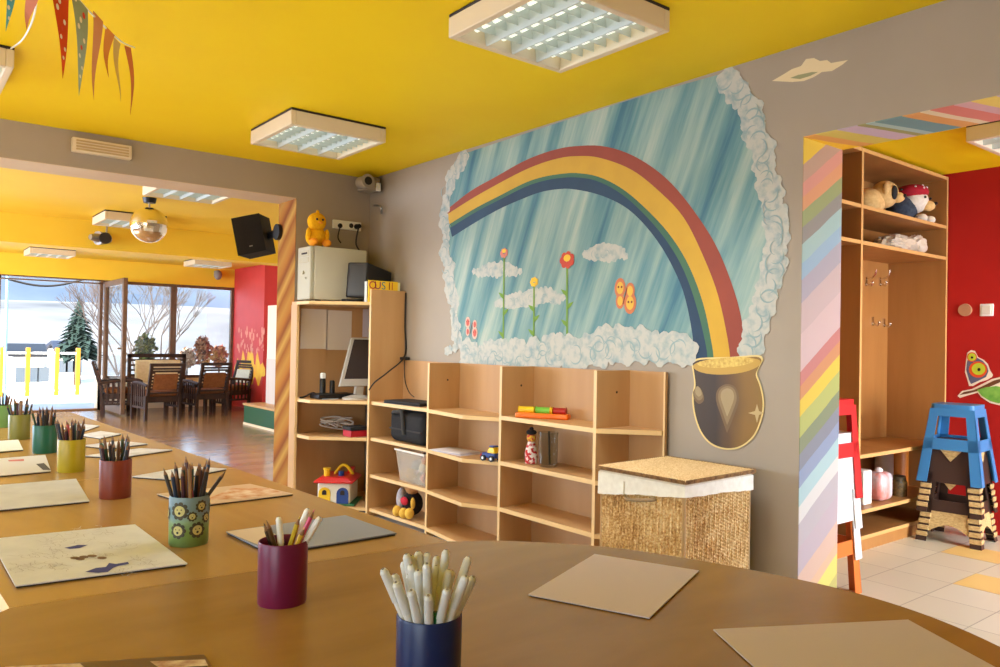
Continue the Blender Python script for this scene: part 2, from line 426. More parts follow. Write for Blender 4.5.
# bare tree
def bare_tree(px, py, Y, h, seed, label):
    b = at_y(px, py, Y); rnd = random.Random(seed)
    mb = MB()
    def br(p, d, l, r, k):
        q = p+d*l; mb.tube([p, (p+q)/2+Vector((rnd.uniform(-.05,.05)*l, 0, rnd.uniform(-.02,.05)*l)), q], [r, r*.85, r*.7], 5)
        if k <= 0: return
        for _ in range(3):
            e = (d+Vector((rnd.uniform(-.9,.9), rnd.uniform(-.6,.6), rnd.uniform(.0,.5)))*.8).normalized(); br(q, e, l*.72, r*.62, k-1)
    br(Vector((b.x, Y, -3)), Vector((0,0,1)), h*.36, h*.012, 5)
    return tag(mb.build('bare_tree', pm('bark', (70,60,56), .9)), label, 'tree')
bare_tree(146, 360, 26, 5.6, 4, 'leafless winter tree standing outside the window with the mullion')
bare_tree(118, 360, 40, 6.5, 11, 'leafless pale tree seen through the glass of the open door leaf')
# planted shrubs just outside the glazing
def shrub(name, px, py0, py1, Y, wpx, cols, label, seed, base=.5):
    lo, hi = at_y(px, py1, Y), at_y(px, py0, Y); R = wpx/2*(.783*Y+.622*lo.x)/FOC; rnd = random.Random(seed)
    t = thing(name, label, 'shrub', (lo.x, Y, -.06)); H = hi.z-lo.z
    MB().cyl((lo.x, Y, -.06), (lo.x, Y, lo.z+H*.5), .025, .012, 6).build('stem', BROWNW, t, True)
    MB().lathe([(0,-.06),(.16,-.06),(.2,.24),(.18,.24),(.15,.2),(0,.2)], (lo.x, Y, 0), 18).build('pot', pm('clay_pot', (150,92,66), .7), t, True)
    mb = MB()
    for k in range(420):
        d = Vector((rnd.gauss(0,1), rnd.gauss(0,1), rnd.gauss(0,1))).normalized()*(rnd.random()**.4)
        w = .55+.45*abs(sin(d.z*5+1.3*d.x)); p = Vector((lo.x+d.x*R*w, Y+d.y*R*.9, (lo.z+hi.z)/2+d.z*H*.5))
        n = Vector((rnd.gauss(0,1), rnd.gauss(0,1), rnd.gauss(0,1))).normalized(); u = n.orthogonal().normalized(); v = n.cross(u); s_ = .035+rnd.random()*.03
        mb.face([p-u*s_, p-v*s_*.5, p+u*s_, p+v*s_*.5], rnd.randrange(len(cols)))
    mb.build('foliage', [pm('leaf_%d_%d_%d' % c, c, .7) for c in cols], t, True, smooth=False)
G1 = [(74,92,44),(110,122,52),(52,66,34)]; R1 = [(150,84,58),(178,112,78),(196,150,110),(120,66,50)]
shrub('potted_shrub', 145, 333, 366, 14.7, 24, G1, 'round green conifer shrub outside the window, beside the window mullion', 1)
shrub('potted_shrub', 203, 335, 366, 14.6, 20, R1, 'tallest of the russet leaved shrubs outside the window', 2)
shrub('potted_shrub', 187, 347, 368, 15.5, 20, [(204,182,160),(180,150,124),(150,112,90)], 'pale faded shrub outside the window just past the mullion', 3)
shrub('potted_shrub', 219, 345, 368, 15.4, 18, R1[::-1], 'low russet shrub outside the window beside the red wall', 4)
# sagging cable and slim pole beyond the doorway
pts = [at_y(8+77*k/12, 279+7*sin(pi*k/12), 15.2) for k in range(13)]
tag(MB().tube(pts, .02, 6).build('awning_cable', BLACKM), 'dark cable sagging across the top of the doorway outside', 'cable')
p = at_y(6, 330, 16.5)
tag(MB().cyl((p.x, 16.5, -.06), (p.x, 16.5, 3.2), .025, None, 10).build('flag_pole', pm('blue_pole', (120,160,205), .4)), 'slim pale blue metal pole standing on the terrace', 'pole')

# ------------------------------------------------------------------ ceiling lights: louvred boxes
LAMP = pm('lamp_glow', (236,240,230), .4, emit=(232,240,226), es=.9)
LOUV = pm('louvre_metal', (206,212,208), .3, .3)
def ceiling_light(x0, x1, y0, y1, zc, label, group='square louvred ceiling lights'):
    t = thing('ceiling_light', label, 'light', ((x0+x1)/2, (y0+y1)/2, zc), group=group)
    w, l = (x1-x0)/2, (y1-y0)/2; H = .09
    mb = MB().box(-w, w, -l, l, -.012, 0, 1)
    for a in (-1, 1):
        mb.box(min(a*w, a*(w-.03)), max(a*w, a*(w-.03)), -l, l, -H, -.012)
        mb.box(-w+.03, w-.03, min(a*l, a*(l-.03)), max(a*l, a*(l-.03)), -H, -.012)
    mb.build('housing', [CREAM, DARK], t, bevel=.004)
    tw = (2*w-.06)/4
    for k in range(4):
        c = -w+.03+tw*(k+.5)
        MB().cyl((c, -l+.05, -.045), (c, l-.05, -.045), .013, None, 10).build('lamp_tube', LAMP, t)
    mb = MB().box(-w+.03, w-.03, -l+.03, l-.03, -.02, -.014)
    mb.build('reflector', pm('lamp_reflector', (240,242,236), .35, emit=(236,242,232), es=.62), t)
    mb = MB()
    for k in range(1, 4):
        c = -w+.03+tw*k; mb.add([(c-.014,-l+.03,-.022),(c+.014,-l+.03,-.022),(c+.003,-l+.03,-.088),(c-.003,-l+.03,-.088),(c-.014,l-.03,-.022),(c+.014,l-.03,-.022),(c+.003,l-.03,-.088),(c-.003,l-.03,-.088)],
            [(0,3,7,4),(1,5,6,2),(3,2,6,7),(0,1,2,3),(4,7,6,5)])
    for k in range(1, 8):
        y = -l+.03+(2*l-.06)*k/8; mb.box(-w+.03, w-.03, y-.0012, y+.0012, -.07, -.03)
    mb.build('louvre', LOUV, t, smooth=False)
    return t
cl = []
cl.append(ceiling_light(1.675, 2.25, 3.915, 4.495, CEIL, 'louvred square ceiling light, farther of the two near the rainbow wall'))
def lightcopy(x, y, zc, label): return dup(cl[0], (x, y, zc), None, label)
lightcopy(1.93, 2.12, CEIL, 'largest louvred square ceiling light, straight above the rainbow mural')
lightcopy(.135, 4.20, CEIL, 'louvred ceiling light cut off by the picture edge below the bunting')
lightcopy(1.97, 8.62, CEIL, 'louvred ceiling light behind the mirror ball')
lightcopy(1.92, 6.45, CEIL, 'louvred ceiling light mostly hidden by the beam, above the mirror ball')
lightcopy(1.89, 12.9, CEIL, 'small distant louvred ceiling light above the open glass door')
lightcopy(4.08, 12.7, CEIL, 'small distant louvred ceiling light near the red flame wall')
lightcopy(4.86, 1.44, 2.425, 'louvred ceiling light in the cloakroom above the red wall')

# ------------------------------------------------------------------ mural on the right wall (flat paint)
def W(px, py, layer=1): return at_x(px, py, XR-.0005*layer)
def mural_sky():
    m = pm('mural_sky', (150,185,190), .6, spec=.2); N, L, b = nodes(m)
    d1, d2 = W(545, 320), W(604, 120)
    ang = math.atan2(d2.z-d1.z, -(d2.y-d1.y))           # direction of the painted rays in the wall plane
    v = coords(m, rot=(-(pi/2-ang), 0, 0), scale=(1, 1, 1))
    N2 = v.node; N2.vector_type = 'POINT'
    mp = N.new('ShaderNodeMapping'); mp.inputs['Scale'].default_value = (1, 6.5, .5); L.new(v, mp.inputs['Vector'])
    f1 = noise(m, mp.outputs['Vector'], 1.1, 5, .6)
    t = N.new('ShaderNodeTexCoord'); sx = N.new('ShaderNodeSeparateXYZ'); L.new(t.outputs['Object'], sx.inputs[0])
    mr = N.new('ShaderNodeMapRange'); mr.inputs['From Min'].default_value = 4.2; mr.inputs['From Max'].default_value = 1.7; mr.inputs['To Min'].default_value = -.035; mr.inputs['To Max'].default_value = .10
    L.new(sx.outputs['Y'], mr.inputs['Value'])
    a = N.new('ShaderNodeMath'); a.operation = 'ADD'; L.new(f1, a.inputs[0]); L.new(mr.outputs['Result'], a.inputs[1])
    c = ramp(m, a.outputs[0], [(.36,(210,204,180)),(.44,(184,192,178)),(.52,(156,178,168)),(.60,(132,162,158)),(.69,(104,144,148)),(.79,(76,118,134))])
    L.new(c, b.inputs['Base Color']); return m
SKYM = mural_sky()
CLM = noisy('mural_cloud', (192,190,178), (146,165,165), 22, rough=.7, lo=.46, hi=.70)
CLS = pm('mural_cloud_shade', (148,168,166), .7)
mur = thing('wall_mural', 'large painted mural of a rainbow over clouds and flowers on the grey wall', 'mural', (XR, 3.0, 1.05))
left = [(462,158),(453,176),(449,200),(448,240),(452,280),(457,320),(462,350)]
right = [(728,72),(745,95),(757,120),(765,150),(772,185),(776,225),(774,262),(766,295),(755,325),(748,350)]
bottom = [(735,354),(700,356),(650,352),(600,358),(540,362),(490,362)]
top = [(466,153),(560,122),(650,93.5)]
mb = MB().face([W(*p, 1) for p in [right[0]]+right[1:]+bottom+left[::-1]+top][::1])
mb.build('sky_panel', SKYM, mur, True, smooth=False)
# rainbow bands
OUT = [(447,209.5),(470.6,191),(494,177.8),(521,162.5),(541,154),(560,148.4),(574,146.3),(598,145.6),(622,151),(646,163),(670,182),(694,211),(718,249.5),(737,300),(745,340),(748,358)]
RY = [(447,214.5),(470.6,199.4),(494,186),(521,171.8),(541,163.4),(560,158),(575,156.2),(598,157.4),(631,169.4),(660,192),(684,218),(703.5,256.7),(718,295),(727.5,338),(730.4,360)]
YG = [(449,224.5),(474,209),(499.4,195.8),(524.6,183),(542.6,177),(560,174),(576,173),(598,176.6),(622,188.6),(646,208.8),(670,235),(689,266),(703.5,304.7),(712,345),(714,361)]
GB = [(450,228),(475,212.5),(500,199.5),(525,187),(543,181),(560,178),(577,177.4),(597,181),(620,193),(643,213),(666,240),(684,271),(697,308),(706,346),(707.5,361)]
INN = [(452,237),(476,222),(499.4,209),(521,199.4),(541,192),(560,189),(574,189.3),(598,194.4),(622,205),(641,220.8),(660,244.7),(674.7,271),(684.3,295),(691.5,328.7),(695,361)]
NS = 60
cur = [resample(cm([W(*p, 3) for p in c], 6), NS) for c in (OUT, RY, YG, GB, INN)]
for k, (a, b) in enumerate((((158,68,42),(140,58,36)), ((214,168,40),(198,152,36)), ((54,98,78),(68,110,76)), ((34,68,94),(26,52,78)))):
    mb = MB().strip(cur[k], cur[k+1]); mb.build('rainbow_band', noisy('rainbow_%d' % k, a, b, 3, rough=.6), mur, True, smooth=False)
# cloud border: overlapping painted puffs with curls
def puff(mb, c, r, layer, seed, m=0):
    rnd = random.Random(seed); n = 22; p0 = W(c[0], c[1], layer); ph = rnd.random()*6
    mb.face([(p0.x, p0.y+r*(1+.13*sin(5*t+ph))*cos(t), p0.z+r*(1+.13*sin(5*t+ph))*sin(t)) for t in [2*pi*i/n for i in range(n)]][::-1], m)
def curl(mb, c, r, layer, seed, m=1):
    rnd = random.Random(seed); p0 = W(c[0], c[1], layer); a0 = rnd.random()*6; A = []; B = []
    for i in range(9):
        t = a0+i*.36; w = .10*sin(pi*i/8)+.005
        A.append((p0.x, p0.y+r*(1-w)*cos(t), p0.z+r*(1-w)*sin(t))); B.append((p0.x, p0.y+r*(1+w)*cos(t), p0.z+r*(1+w)*sin(t)))
    mb.strip(A, B, m)
mb = MB(); rnd = random.Random(5); k = 0
path = []
def along(pts, n): return [(p.x, p.y) for p in resample(cm([Vector((a, b, 0)) for a, b in pts], 6), n)]
border = along([(463,158),(452,176),(446,200),(445,238),(449,275),(454,310),(459,342)], 26)
for i, c in enumerate(border): puff(mb, (c[0]+rnd.uniform(-2,2), c[1]), .038+rnd.random()*.024, 3+k*.03, k); k += 1
for i, c in enumerate(border): curl(mb, (c[0]+rnd.uniform(-3,3), c[1]), .025+rnd.random()*.015, 7.6+k*.01, k+300); k += 1
mb.build('cloud_border', [CLM, CLS], mur, True, smooth=False); mb = MB()
border = along([(727,80),(738,90),(748,108),(756,132),(763,160),(770,192),(776,228),(775,258),(769,288),(760,315),(751,338),(748,352)], 38)
for i, c in enumerate(border): puff(mb, (c[0]+rnd.uniform(-3,3), c[1]), .04+rnd.random()*.022, 3+k*.03, k); k += 1
for i, c in enumerate(border): curl(mb, (c[0]+rnd.uniform(-4,4), c[1]), .03+rnd.random()*.015, 7.6+k*.01, k+300); k += 1
mb.build('cloud_border', [CLM, CLS], mur, True, smooth=False); mb = MB()
border = along([(462,354),(490,354),(520,354),(550,352),(580,350),(605,346),(630,344),(655,347),(684,350)], 40)
for i, c in enumerate(border):
    for j in range(2): puff(mb, (c[0]+rnd.uniform(-5,5), c[1]+(j*9-3)*(1 if c[0] < 640 else .5)+rnd.uniform(-3,3)), .05+rnd.random()*.03, 3+k*.03, k); k += 1
for i in range(60):
    c = border[rnd.randrange(len(border))]; curl(mb, (c[0]+rnd.uniform(-6,6), c[1]+rnd.uniform(-5,9)), .02+rnd.random()*.03, 7.6+k*.01, k+900); k += 1
for c in ((455,348),(450,350),(447,351)): puff(mb, c, .03, 3+k*.03, k); k += 1
mb.build('cloud_border', [CLM, CLS], mur, True, smooth=False)
# small clouds
for (cx, cy, w, h) in ((497,272,46,13), (516,303,40,15), (541,299,44,16), (605,255,40,13)):
    mb = MB(); rr = random.Random(int(cx))
    for i in range(11):
        u = i/10-.5; puff(mb, (cx+u*w, cy-(.25-u*u)*h*.7+rr.uniform(-1.5,1.5)), .018+.05*(.27-u*u)*2.2, 2+i*.05, int(cx)+i)
    for i in range(4): curl(mb, (cx+rr.uniform(-.3,.3)*w, cy-1), .02, 4+i*.05, int(cx)+50+i)
    mb.build('painted_cloud', [CLM, CLS], mur, True, smooth=False)
# flowers
ST = pm('painted_stem', (118,156,60), .7); PR = pm('painted_petal', (200,72,50), .7); PY = pm('painted_yellow', (240,190,50), .7); PP = pm('painted_pink', (214,130,110), .7)
def wdisc(mb, px, py, r, layer, m=0, sy=1, sz=1, n=14):
    p = W(px, py, layer); mb.face([(p.x, p.y+r*sy*cos(2*pi*i/n), p.z+r*sz*sin(2*pi*i/n)) for i in range(n)][::-1], m)
for (px, y0, pb, y1, R, pc) in ((504,256,503,353,.032,PP), (534,285,533.5,346,.03,PY), (567,263,567,339,.05,PR)):
    a, b = W(px, y0, 6), W(pb, y1, 6)
    s = MB().strip([a+Vector((0,.006,0)), b+Vector((0,.007,0))], [a-Vector((0,.006,0)), b-Vector((0,.007,0))]); 
    for u in (.45, .62, .85):
        q = a.lerp(b, u); sg = 1 if u != .62 else -1
        s.face([q, q+Vector((0, sg*.03, .02)), q+Vector((0, sg*.05, .045)), q+Vector((0, sg*.01, .035))])
    so = s.build('painted_flower', ST, mur, True, smooth=False)
    f = MB(); p = W(px, y0-3, 7)
    for i in range(7):
        t = 2*pi*i/7; p = W(px, y0-3, 7+.15*i); f.face([(p.x, p.y+R*.75*cos(t)+R*.42*cos(v), p.z+R*.55*sin(t)+R*.42*sin(v)) for v in [2*pi*j/10 for j in range(10)]][::-1])
    wdisc(f, px, y0-5, R*.55, 8.4, 1, 1, .7)
    f.build('petals', [pc, PY], so, True, smooth=False)
for (px, py, c1, c2, s) in ((624,293,(224,176,66),(206,120,76),1), (470.5,326,(206,96,84),(226,176,156),.7)):
    b = MB()
    for kk, (dx, dy, r) in enumerate(((-4,-5,.046), (6,10,.05), (-4,8,.036), (6,-2,.038))):
        wdisc(b, px+dx*s, py+dy*s, r*s, 5+.2*kk, 0, .8, 1.1); wdisc(b, px+dx*s, py+dy*s, r*s*.62, 6+.2*kk, 1, .8, 1.1)
        if kk < 2:
            for e in (-1.6, 1.6): wdisc(b, px+dx*s+e*s, py+dy*s-1, .006*s, 7.1, 2)
    p, q = W(px+3*s, py-5*s, 7.5), W(px-1*s, py+11*s, 7.5)
    b.strip([p+Vector((0,.003,0)), q+Vector((0,.003,0))], [p-Vector((0,.003,0)), q-Vector((0,.003,0))], 2)
    b.build('painted_butterfly', [pm('bf_a%d' % px, c2, .7), pm('bf_b%d' % px, c1, .7), pm('bf_ink', (120,60,40), .7)], mur, True, smooth=False)
# pot of gold
def pot():
    outline = [(691,362),(700,358),(730,357),(757,355),(763,359),(760,366),(757,374),(761,385),(764,400),(763,415),(757,432),(749,442),(738,448.5),(724,449.5),(710,444),(700,432),(694,415),(692,398),(694,385),(693,374)]
    outline = [(p.x, p.y) for p in cm([Vector((x_, y_, 0)) for x_, y_ in outline+outline[:1]], 4)[:-1]]
    b = MB().face([W(*p, 9) for p in outline]); body = b.build('painted_pot', pm('pot_rim_line', (226,200,130), .6), mur, True, smooth=False)
    c = (728, 404); inner = [((x-c[0])*.955+c[0], (y-c[1])*.965+c[1]) for x, y in outline]
    m = pm('pot_bronze', (120,84,40), .5); N, L, bb = nodes(m)
    t = N.new('ShaderNodeTexCoord'); sx = N.new('ShaderNodeSeparateXYZ'); L.new(t.outputs['Object'], sx.inputs[0])
    nz = noise(m, coords(m, scale=(1,2,1)), 3, 2); ad = N.new('ShaderNodeMath'); ad.operation = 'MULTIPLY_ADD'; ad.inputs[1].default_value = .12; L.new(nz, ad.inputs[0]); L.new(sx.outputs['Y'], ad.inputs[2])
    mr = N.new('ShaderNodeMapRange'); mr.inputs['From Min'].default_value = W(765,400).y-3.0+.05; mr.inputs['From Max'].default_value = W(692,400).y-3.0+.05
    L.new(ad.outputs[0], mr.inputs['Value'])
    L.new(ramp(m, mr.outputs['Result'], [(0,(140,106,34)),(.25,(132,96,32)),(.5,(92,64,28)),(.7,(58,42,24)),(1,(68,50,30))]), bb.inputs['Base Color'])
    MB().face([W(*p, 10) for p in inner]).build('pot_body', m, body, True, smooth=False)
    e = MB(); n = 28
    e.face([W(727+34*cos(2*pi*i/n), 364+(10.5 if sin(2*pi*i/n) > 0 else 6.5)*sin(2*pi*i/n)-2*cos(2*pi*i/n), 11) for i in range(n)])
    e.build('pot_rim', pm('pot_gold', (190,150,58), .5), body, True, smooth=False)
    e = MB().face([W(726+29*cos(2*pi*i/n), 361.5+(6 if sin(2*pi*i/n) > 0 else 4)*sin(2*pi*i/n)-2*cos(2*pi*i/n), 12) for i in range(n)])
    e.build('gold_coins', noisy('coin_gold', (226,196,96), (184,140,50), 60, rough=.5), body, True, smooth=False)
    def sm(pts, k=4): return [(p.x, p.y) for p in cm([Vector((x_, y_, 0)) for x_, y_ in pts+pts[:1]], k)[:-1]]
    tear = [(727,433),(721,416),(716,400),(718,389),(727,384),(736,388),(739,400),(734,416)]
    def inset(pts, k): 
        cx_, cy_ = sum(p[0] for p in pts)/len(pts), sum(p[1] for p in pts)/len(pts); return [((x_-cx_)*k+cx_, (y_-cy_)*k+cy_-1.5*(1-k)*6) for x_, y_ in pts]
    side = [(693,392),(697,386),(702,391),(704,400),(699,404),(694,399)]
    for k_, c_, l_ in ((1,(112,86,50),12), (.8,(136,112,72),12.4), (.58,(162,140,98),12.8)):
        e = MB().face([W(*p, l_) for p in sm(inset(tear, k_))]); e.face([W(*p, l_) for p in sm(inset(side, k_))])
        e.build('painted_highlight', pm('pot_shine_%d' % int(k_*100), c_, .5), body, True, smooth=False)
    MB().face([W(*p, 12) for p in ((757,404),(759,411),(764,413),(759,415),(757,423),(755,415),(748,413),(755,411))]).build('painted_sparkle', pm('pot_sparkle', (190,164,110), .5), body, True, smooth=False)
pot()
pcl = MB()
pcl.face([W(*p, 1) for p in ((772,81),(784,74),(792,69),(801,66),(806,59),(814,58),(820,61),(827,60),(831,63),(848,60),(842,65),(832,71),(822,72),(814,77),(804,81),(792,82)) ][::-1])
pcl.face([W(*p, 2) for p in ((790,78),(798,75),(812,72),(818,72),(810,76),(800,79))][::-1], 1)
tag(pcl.build('painted_cloud', [pm('paint_cream', (226,204,160), .7), pm('paint_green_grey', (150,150,110), .7)], smooth=False), 'small cream painted cloud on the grey wall above the cloakroom opening', 'wall painting')

# ------------------------------------------------------------------ bunting
def bunting(name_label, cordpx, flags):
    """cordpx: (px, py, Y) along the cord; flags: two top corners and the tip as (px, py) with the depth Y"""
    P = cm([at_y(*c) for c in cordpx], 8); t = thing('bunting', name_label, 'bunting', P[0])
    MB().tube(P, .0035, 6).build('cord', WHITE, t, True)
    for (A, B, T, Y, col, dots) in flags:
        a, b, tip = at_y(*A, Y), at_y(*B, Y+.01), at_y(*T, Y+.02)
        d = (b-a).normalized(); nrm = Vector((d.y, -d.x, 0)).normalized(); n = 9; rows = []
        for j in range(n+1):
            v = j/n; bend = nrm*(.02*sin(v*4+Y*9)*(1-v*.3))
            rows.append((a.lerp(tip, v)+bend, b.lerp(tip, v*.995)+bend))
        mb = MB().strip([r[0] for r in rows], [r[1] for r in rows]); mb.strip([r[1]+nrm*.0012 for r in rows], [r[0]+nrm*.0012 for r in rows])
        rr = random.Random(int(Y*1000))
        for q in range(dots):
            v = (q+.5)/dots*.85; x = (.25, .7, .45)[q % 3]; k = min(int(v*n), n-1); u = v*n-k
            c2 = rows[k][0].lerp(rows[k+1][0], u).lerp(rows[k][1].lerp(rows[k+1][1], u), x)
            for sg in (-.003, .004):
                mb.face([c2+nrm*sg+(d*cos(w_)*.6+Vector((0,0,1))*sin(w_))*.011*(1-v*.6) for w_ in [2*pi*i/9 for i in range(9)]], 1+(q % 4 == 1))
        mb.build('pennant', [pm('felt_%d_%d_%d' % col, col, .9, spec=.1), pm('felt_dot', (230,222,196), .9), pm('felt_dot_red', (206,70,50), .9)], t, True, smooth=False)
bunting('string of pennants running up to the ceiling, big red and grey-green spotted flags first',
    [(40,-45,2.5),(60,-22,2.65),(86,8,2.85),(96,18,2.95),(108,30,3.1),(122,42,3.3),(134.5,47.5,3.53)],
    [((50,-36),(72,-12),(61.5,80),2.62,(204,76,40),9), ((70,-12),(88,10),(80,96),2.78,(150,164,142),9), ((90,12),(100,23),(95.5,100),2.95,(206,140,96),0),
     ((104,26.5),(113,36),(108,78),3.08,(206,128,60),0), ((115.5,37),(122,43.5),(118.5,103),3.2,(208,176,104),0), ((126,45),(132.5,47.5),(130.5,116),3.42,(200,116,70),0)])
bunting('short bunting strand with a turquoise and a pink flag by the cut-off lamp',
    [(-25,-40,2.6),(5,-26,2.75),(28,-14,2.9),(36,0,3.05),(32,22,3.3),(22,40,3.6),(11,48.5,3.85)],
    [((2,-26),(16,-18),(7,31),2.78,(96,170,180),5), ((24,-16),(36,0),(28,30),2.98,(216,140,120),0)])

# ------------------------------------------------------------------ fittings on the far wall and ceilings
t = thing('wall_vent', 'long beige grille box on the beam over the wide opening', 'vent', tuple(at_y(100, 150, YB)))
a, b = at_y(71, 138, YB), at_y(130, 161, YB)
MB().box(a.x, b.x, YB-.05, YB, b.z, a.z).build('housing', CREAM, t, True, bevel=.006)
mb = MB(); 
for k in range(1, 5): z = b.z+(a.z-b.z)*k/5; mb.box(a.x+.02, b.x-.02, YB-.056, YB-.05, z-.006, z+.003)
mb.build('slat', pm('slat_tan', (196,168,120), .5), t, True)
# mirror ball
bc = at_y(149, 225, 7.35); t = thing('mirror_ball', 'silver mirror ball hanging from the yellow ceiling of the far room', 'mirror ball', (bc.x, 7.35, CEIL))
MB().cyl((bc.x,7.35,CEIL), (bc.x,7.35,CEIL-.045), .06, .05, 16).build('mount', BLACK, t, True)
MB().cyl((bc.x,7.35,CEIL-.045), (bc.x,7.35,bc.z+.15), .008, None, 8).build('rod', STEEL, t, True)
MB().sph(bc, .157, nu=36, nv=20).build('ball', pm('mirror_tiles', (236,226,206), .12, 1), t, True, smooth=False)
# spotlight
sc_ = at_y(103, 239, 9.2); t = thing('spotlight', 'small round spotlight on a rod below the yellow beam', 'spotlight', (sc_.x, 9.2, CEIL))
MB().cyl((sc_.x+.04,9.2,CEIL), (sc_.x+.03,9.2,sc_.z+.05), .01, None, 8).build('rod', STEEL, t, True)
MB().cyl((sc_.x-.06,9.15,sc_.z), (sc_.x+.06,9.22,sc_.z+.01), .075, .05, 16).cyl((sc_.x-.14,9.11,sc_.z), (sc_.x-.06,9.15,sc_.z), .03, .05, 12).build('lamp_head', STEEL, t, True)
MB().cyl((sc_.x+.0,9.08,sc_.z), (sc_.x+.0,9.13,sc_.z), .06, .06, 16).build('lens', DARK, t, True)
# loudspeaker on the jamb
YS = 5.80
t = thing('loudspeaker', 'black loudspeaker tilted on a bracket beside the striped opening', 'loudspeaker', tuple(at_y(255, 235, YS)))
q = [at_y(231,219,YS-.12), at_y(258,212.5,YS-.02), at_y(272,251,YS-.02), at_y(236,256.5,YS-.12)]
fr = [at_y(231,218.5,YS), at_y(258,212.5,YS), at_y(262,214,YS)]
c = [at_y(231,218.5,YS), at_y(259,213,YS), at_y(266,250,YS), at_y(238,256,YS)]
dv = at_y(267,214,YS+.12)-at_y(259,212.5,YS)
dv = Vector((.15, .17, 0))
MB().prism(c, dv).build('cabinet', BLACKM, t, True, bevel=.008)
n_ = (c[1]-c[0]).cross(c[3]-c[0]).normalized(); n_ = n_ if n_.y < 0 else -n_
def on(u, v, e=.004): return c[0]+(c[1]-c[0])*u+(c[3]-c[0])*v+n_*e
MB().face([on(.05,.04), on(.95,.04), on(.95,.96), on(.05,.96)]).build('grille', noisy('speaker_mesh', (44,40,38), (30,27,26), 200, rough=.8), t, True)
MB().face([on(.44,.8,.006), on(.56,.8,.006), on(.56,.83,.006), on(.44,.83,.006)]).build('badge', STEEL, t, True)
g = at_y(271, 236, YS); MB().bar(c[1].lerp(c[2], .55)+dv*.6, (SX-.01, YS-.25, g.z), .03, .05).cyl((SX-.004, YS-.25, g.z), (SX-.03, YS-.25, g.z), .06, None, 14).build('bracket', BLACK, t, True)
# motion sensor in the far corner, projector-like device in the near corner
sc_ = at_y(218, 275, 13.7); t = thing('motion_sensor', 'small grey motion sensor in the far corner above the red wall', 'sensor', (sc_.x, 13.7, sc_.z))
MB().sph(sc_, .07, (1,1,1.2), 12, 8).build('body', pm('grey_plastic', (150,146,140), .5), t, True)
MB().box(sc_.x-.02, sc_.x+.02, 13.7, YW, sc_.z-.03, sc_.z+.08).build('bracket', pm('grey_plastic', (150,146,140), .5), t, True)
p = at_y(366, 184, 5.1); t = thing('security_camera', 'grey camera device mounted in the ceiling corner above the computer', 'camera', tuple(p))
MB().box(p.x-.02, p.x+.1, 5.06, 5.2, p.z-.045, p.z+.05).build('body', pm('device_grey', (168,156,138), .4, .2), t, True, bevel=.012)
MB().cyl((p.x-.045,5.1,p.z), (p.x-.045,5.0,p.z), .045, .042, 20).cyl((p.x-.045,5.0,p.z), (p.x-.045,4.985,p.z), .05, .05, 20).build('lens_ring', pm('device_grey', (168,156,138), .4, .2), t, True)
MB().cyl((p.x-.045,4.984,p.z), (p.x-.045,4.98,p.z), .03, .03, 18).build('lens', BLACK, t, True)
MB().box(p.x+.06, p.x+.09, 5.04, 5.06, p.z-.05, p.z+.01).build('bright_label', WHITE, t, True)
MB().box(p.x, p.x+.08, 5.1, YB, p.z+.03, p.z+.06).build('bracket', STEEL, t, True)
hk = [at_x(374,205.5,XR-.02), at_x(377,205.5,XR-.05), at_x(380,207,XR-.05), at_x(381.5,210,XR-.04), at_x(381,213,XR-.02)]
tag(MB().tube(cm(hk, 5), .007, 6).build('cable_stub', STEEL), 'short bare cable end poking out of the wall below the corner camera', 'cable')
# socket strip
a, b = at_y(332, 219.5, YB), at_y(360, 231.5, YB)
t = thing('socket_strip', 'white double power socket plate above the beige computer', 'socket', ((a.x+b.x)/2, YB, b.z))
MB().box(a.x, b.x, YB-.02, YB, b.z, a.z).build('plate', WHITE, t, True, bevel=.004)
sk = MB()
for px in (339, 350): s_ = at_y(px, 226, YB); sk.cyl((s_.x, YB-.022, s_.z), (s_.x, YB-.018, s_.z), .018, None, 16)
sk.build('socket_hole', DARK, t, True)
s1 = at_y(355, 227, YB)
t = thing('plug_cable', 'black plug with cable hanging from the socket behind the computer', 'cable', (s1.x, YB-.05, s1.z))
MB().cyl((s1.x, YB-.022, s1.z), (s1.x, YB-.07, s1.z), .02, .016, 14).build('plug', BLACK, t, True)
MB().tube(cm([(s1.x,YB-.06,s1.z), at_y(356,243,YB-.06), at_y(360,252,YB-.08), at_y(362,262,YB-.1)], 6), .006, 6).build('cord', BLACK, t, True)
s1 = at_y(338, 226, YB)
t = thing('charger_lead', 'thin dark charger lead hanging from the other socket hole', 'cable', (s1.x, YB-.03, s1.z))
MB().cyl((s1.x, YB-.022, s1.z), (s1.x, YB-.045, s1.z), .014, .01, 10).build('plug', BLACKM, t, True)
MB().tube(cm([(s1.x,YB-.04,s1.z), at_y(338,237,YB-.04), at_y(341,243,YB-.05)], 6), .0045, 6).build('cord', BLACKM, t, True)

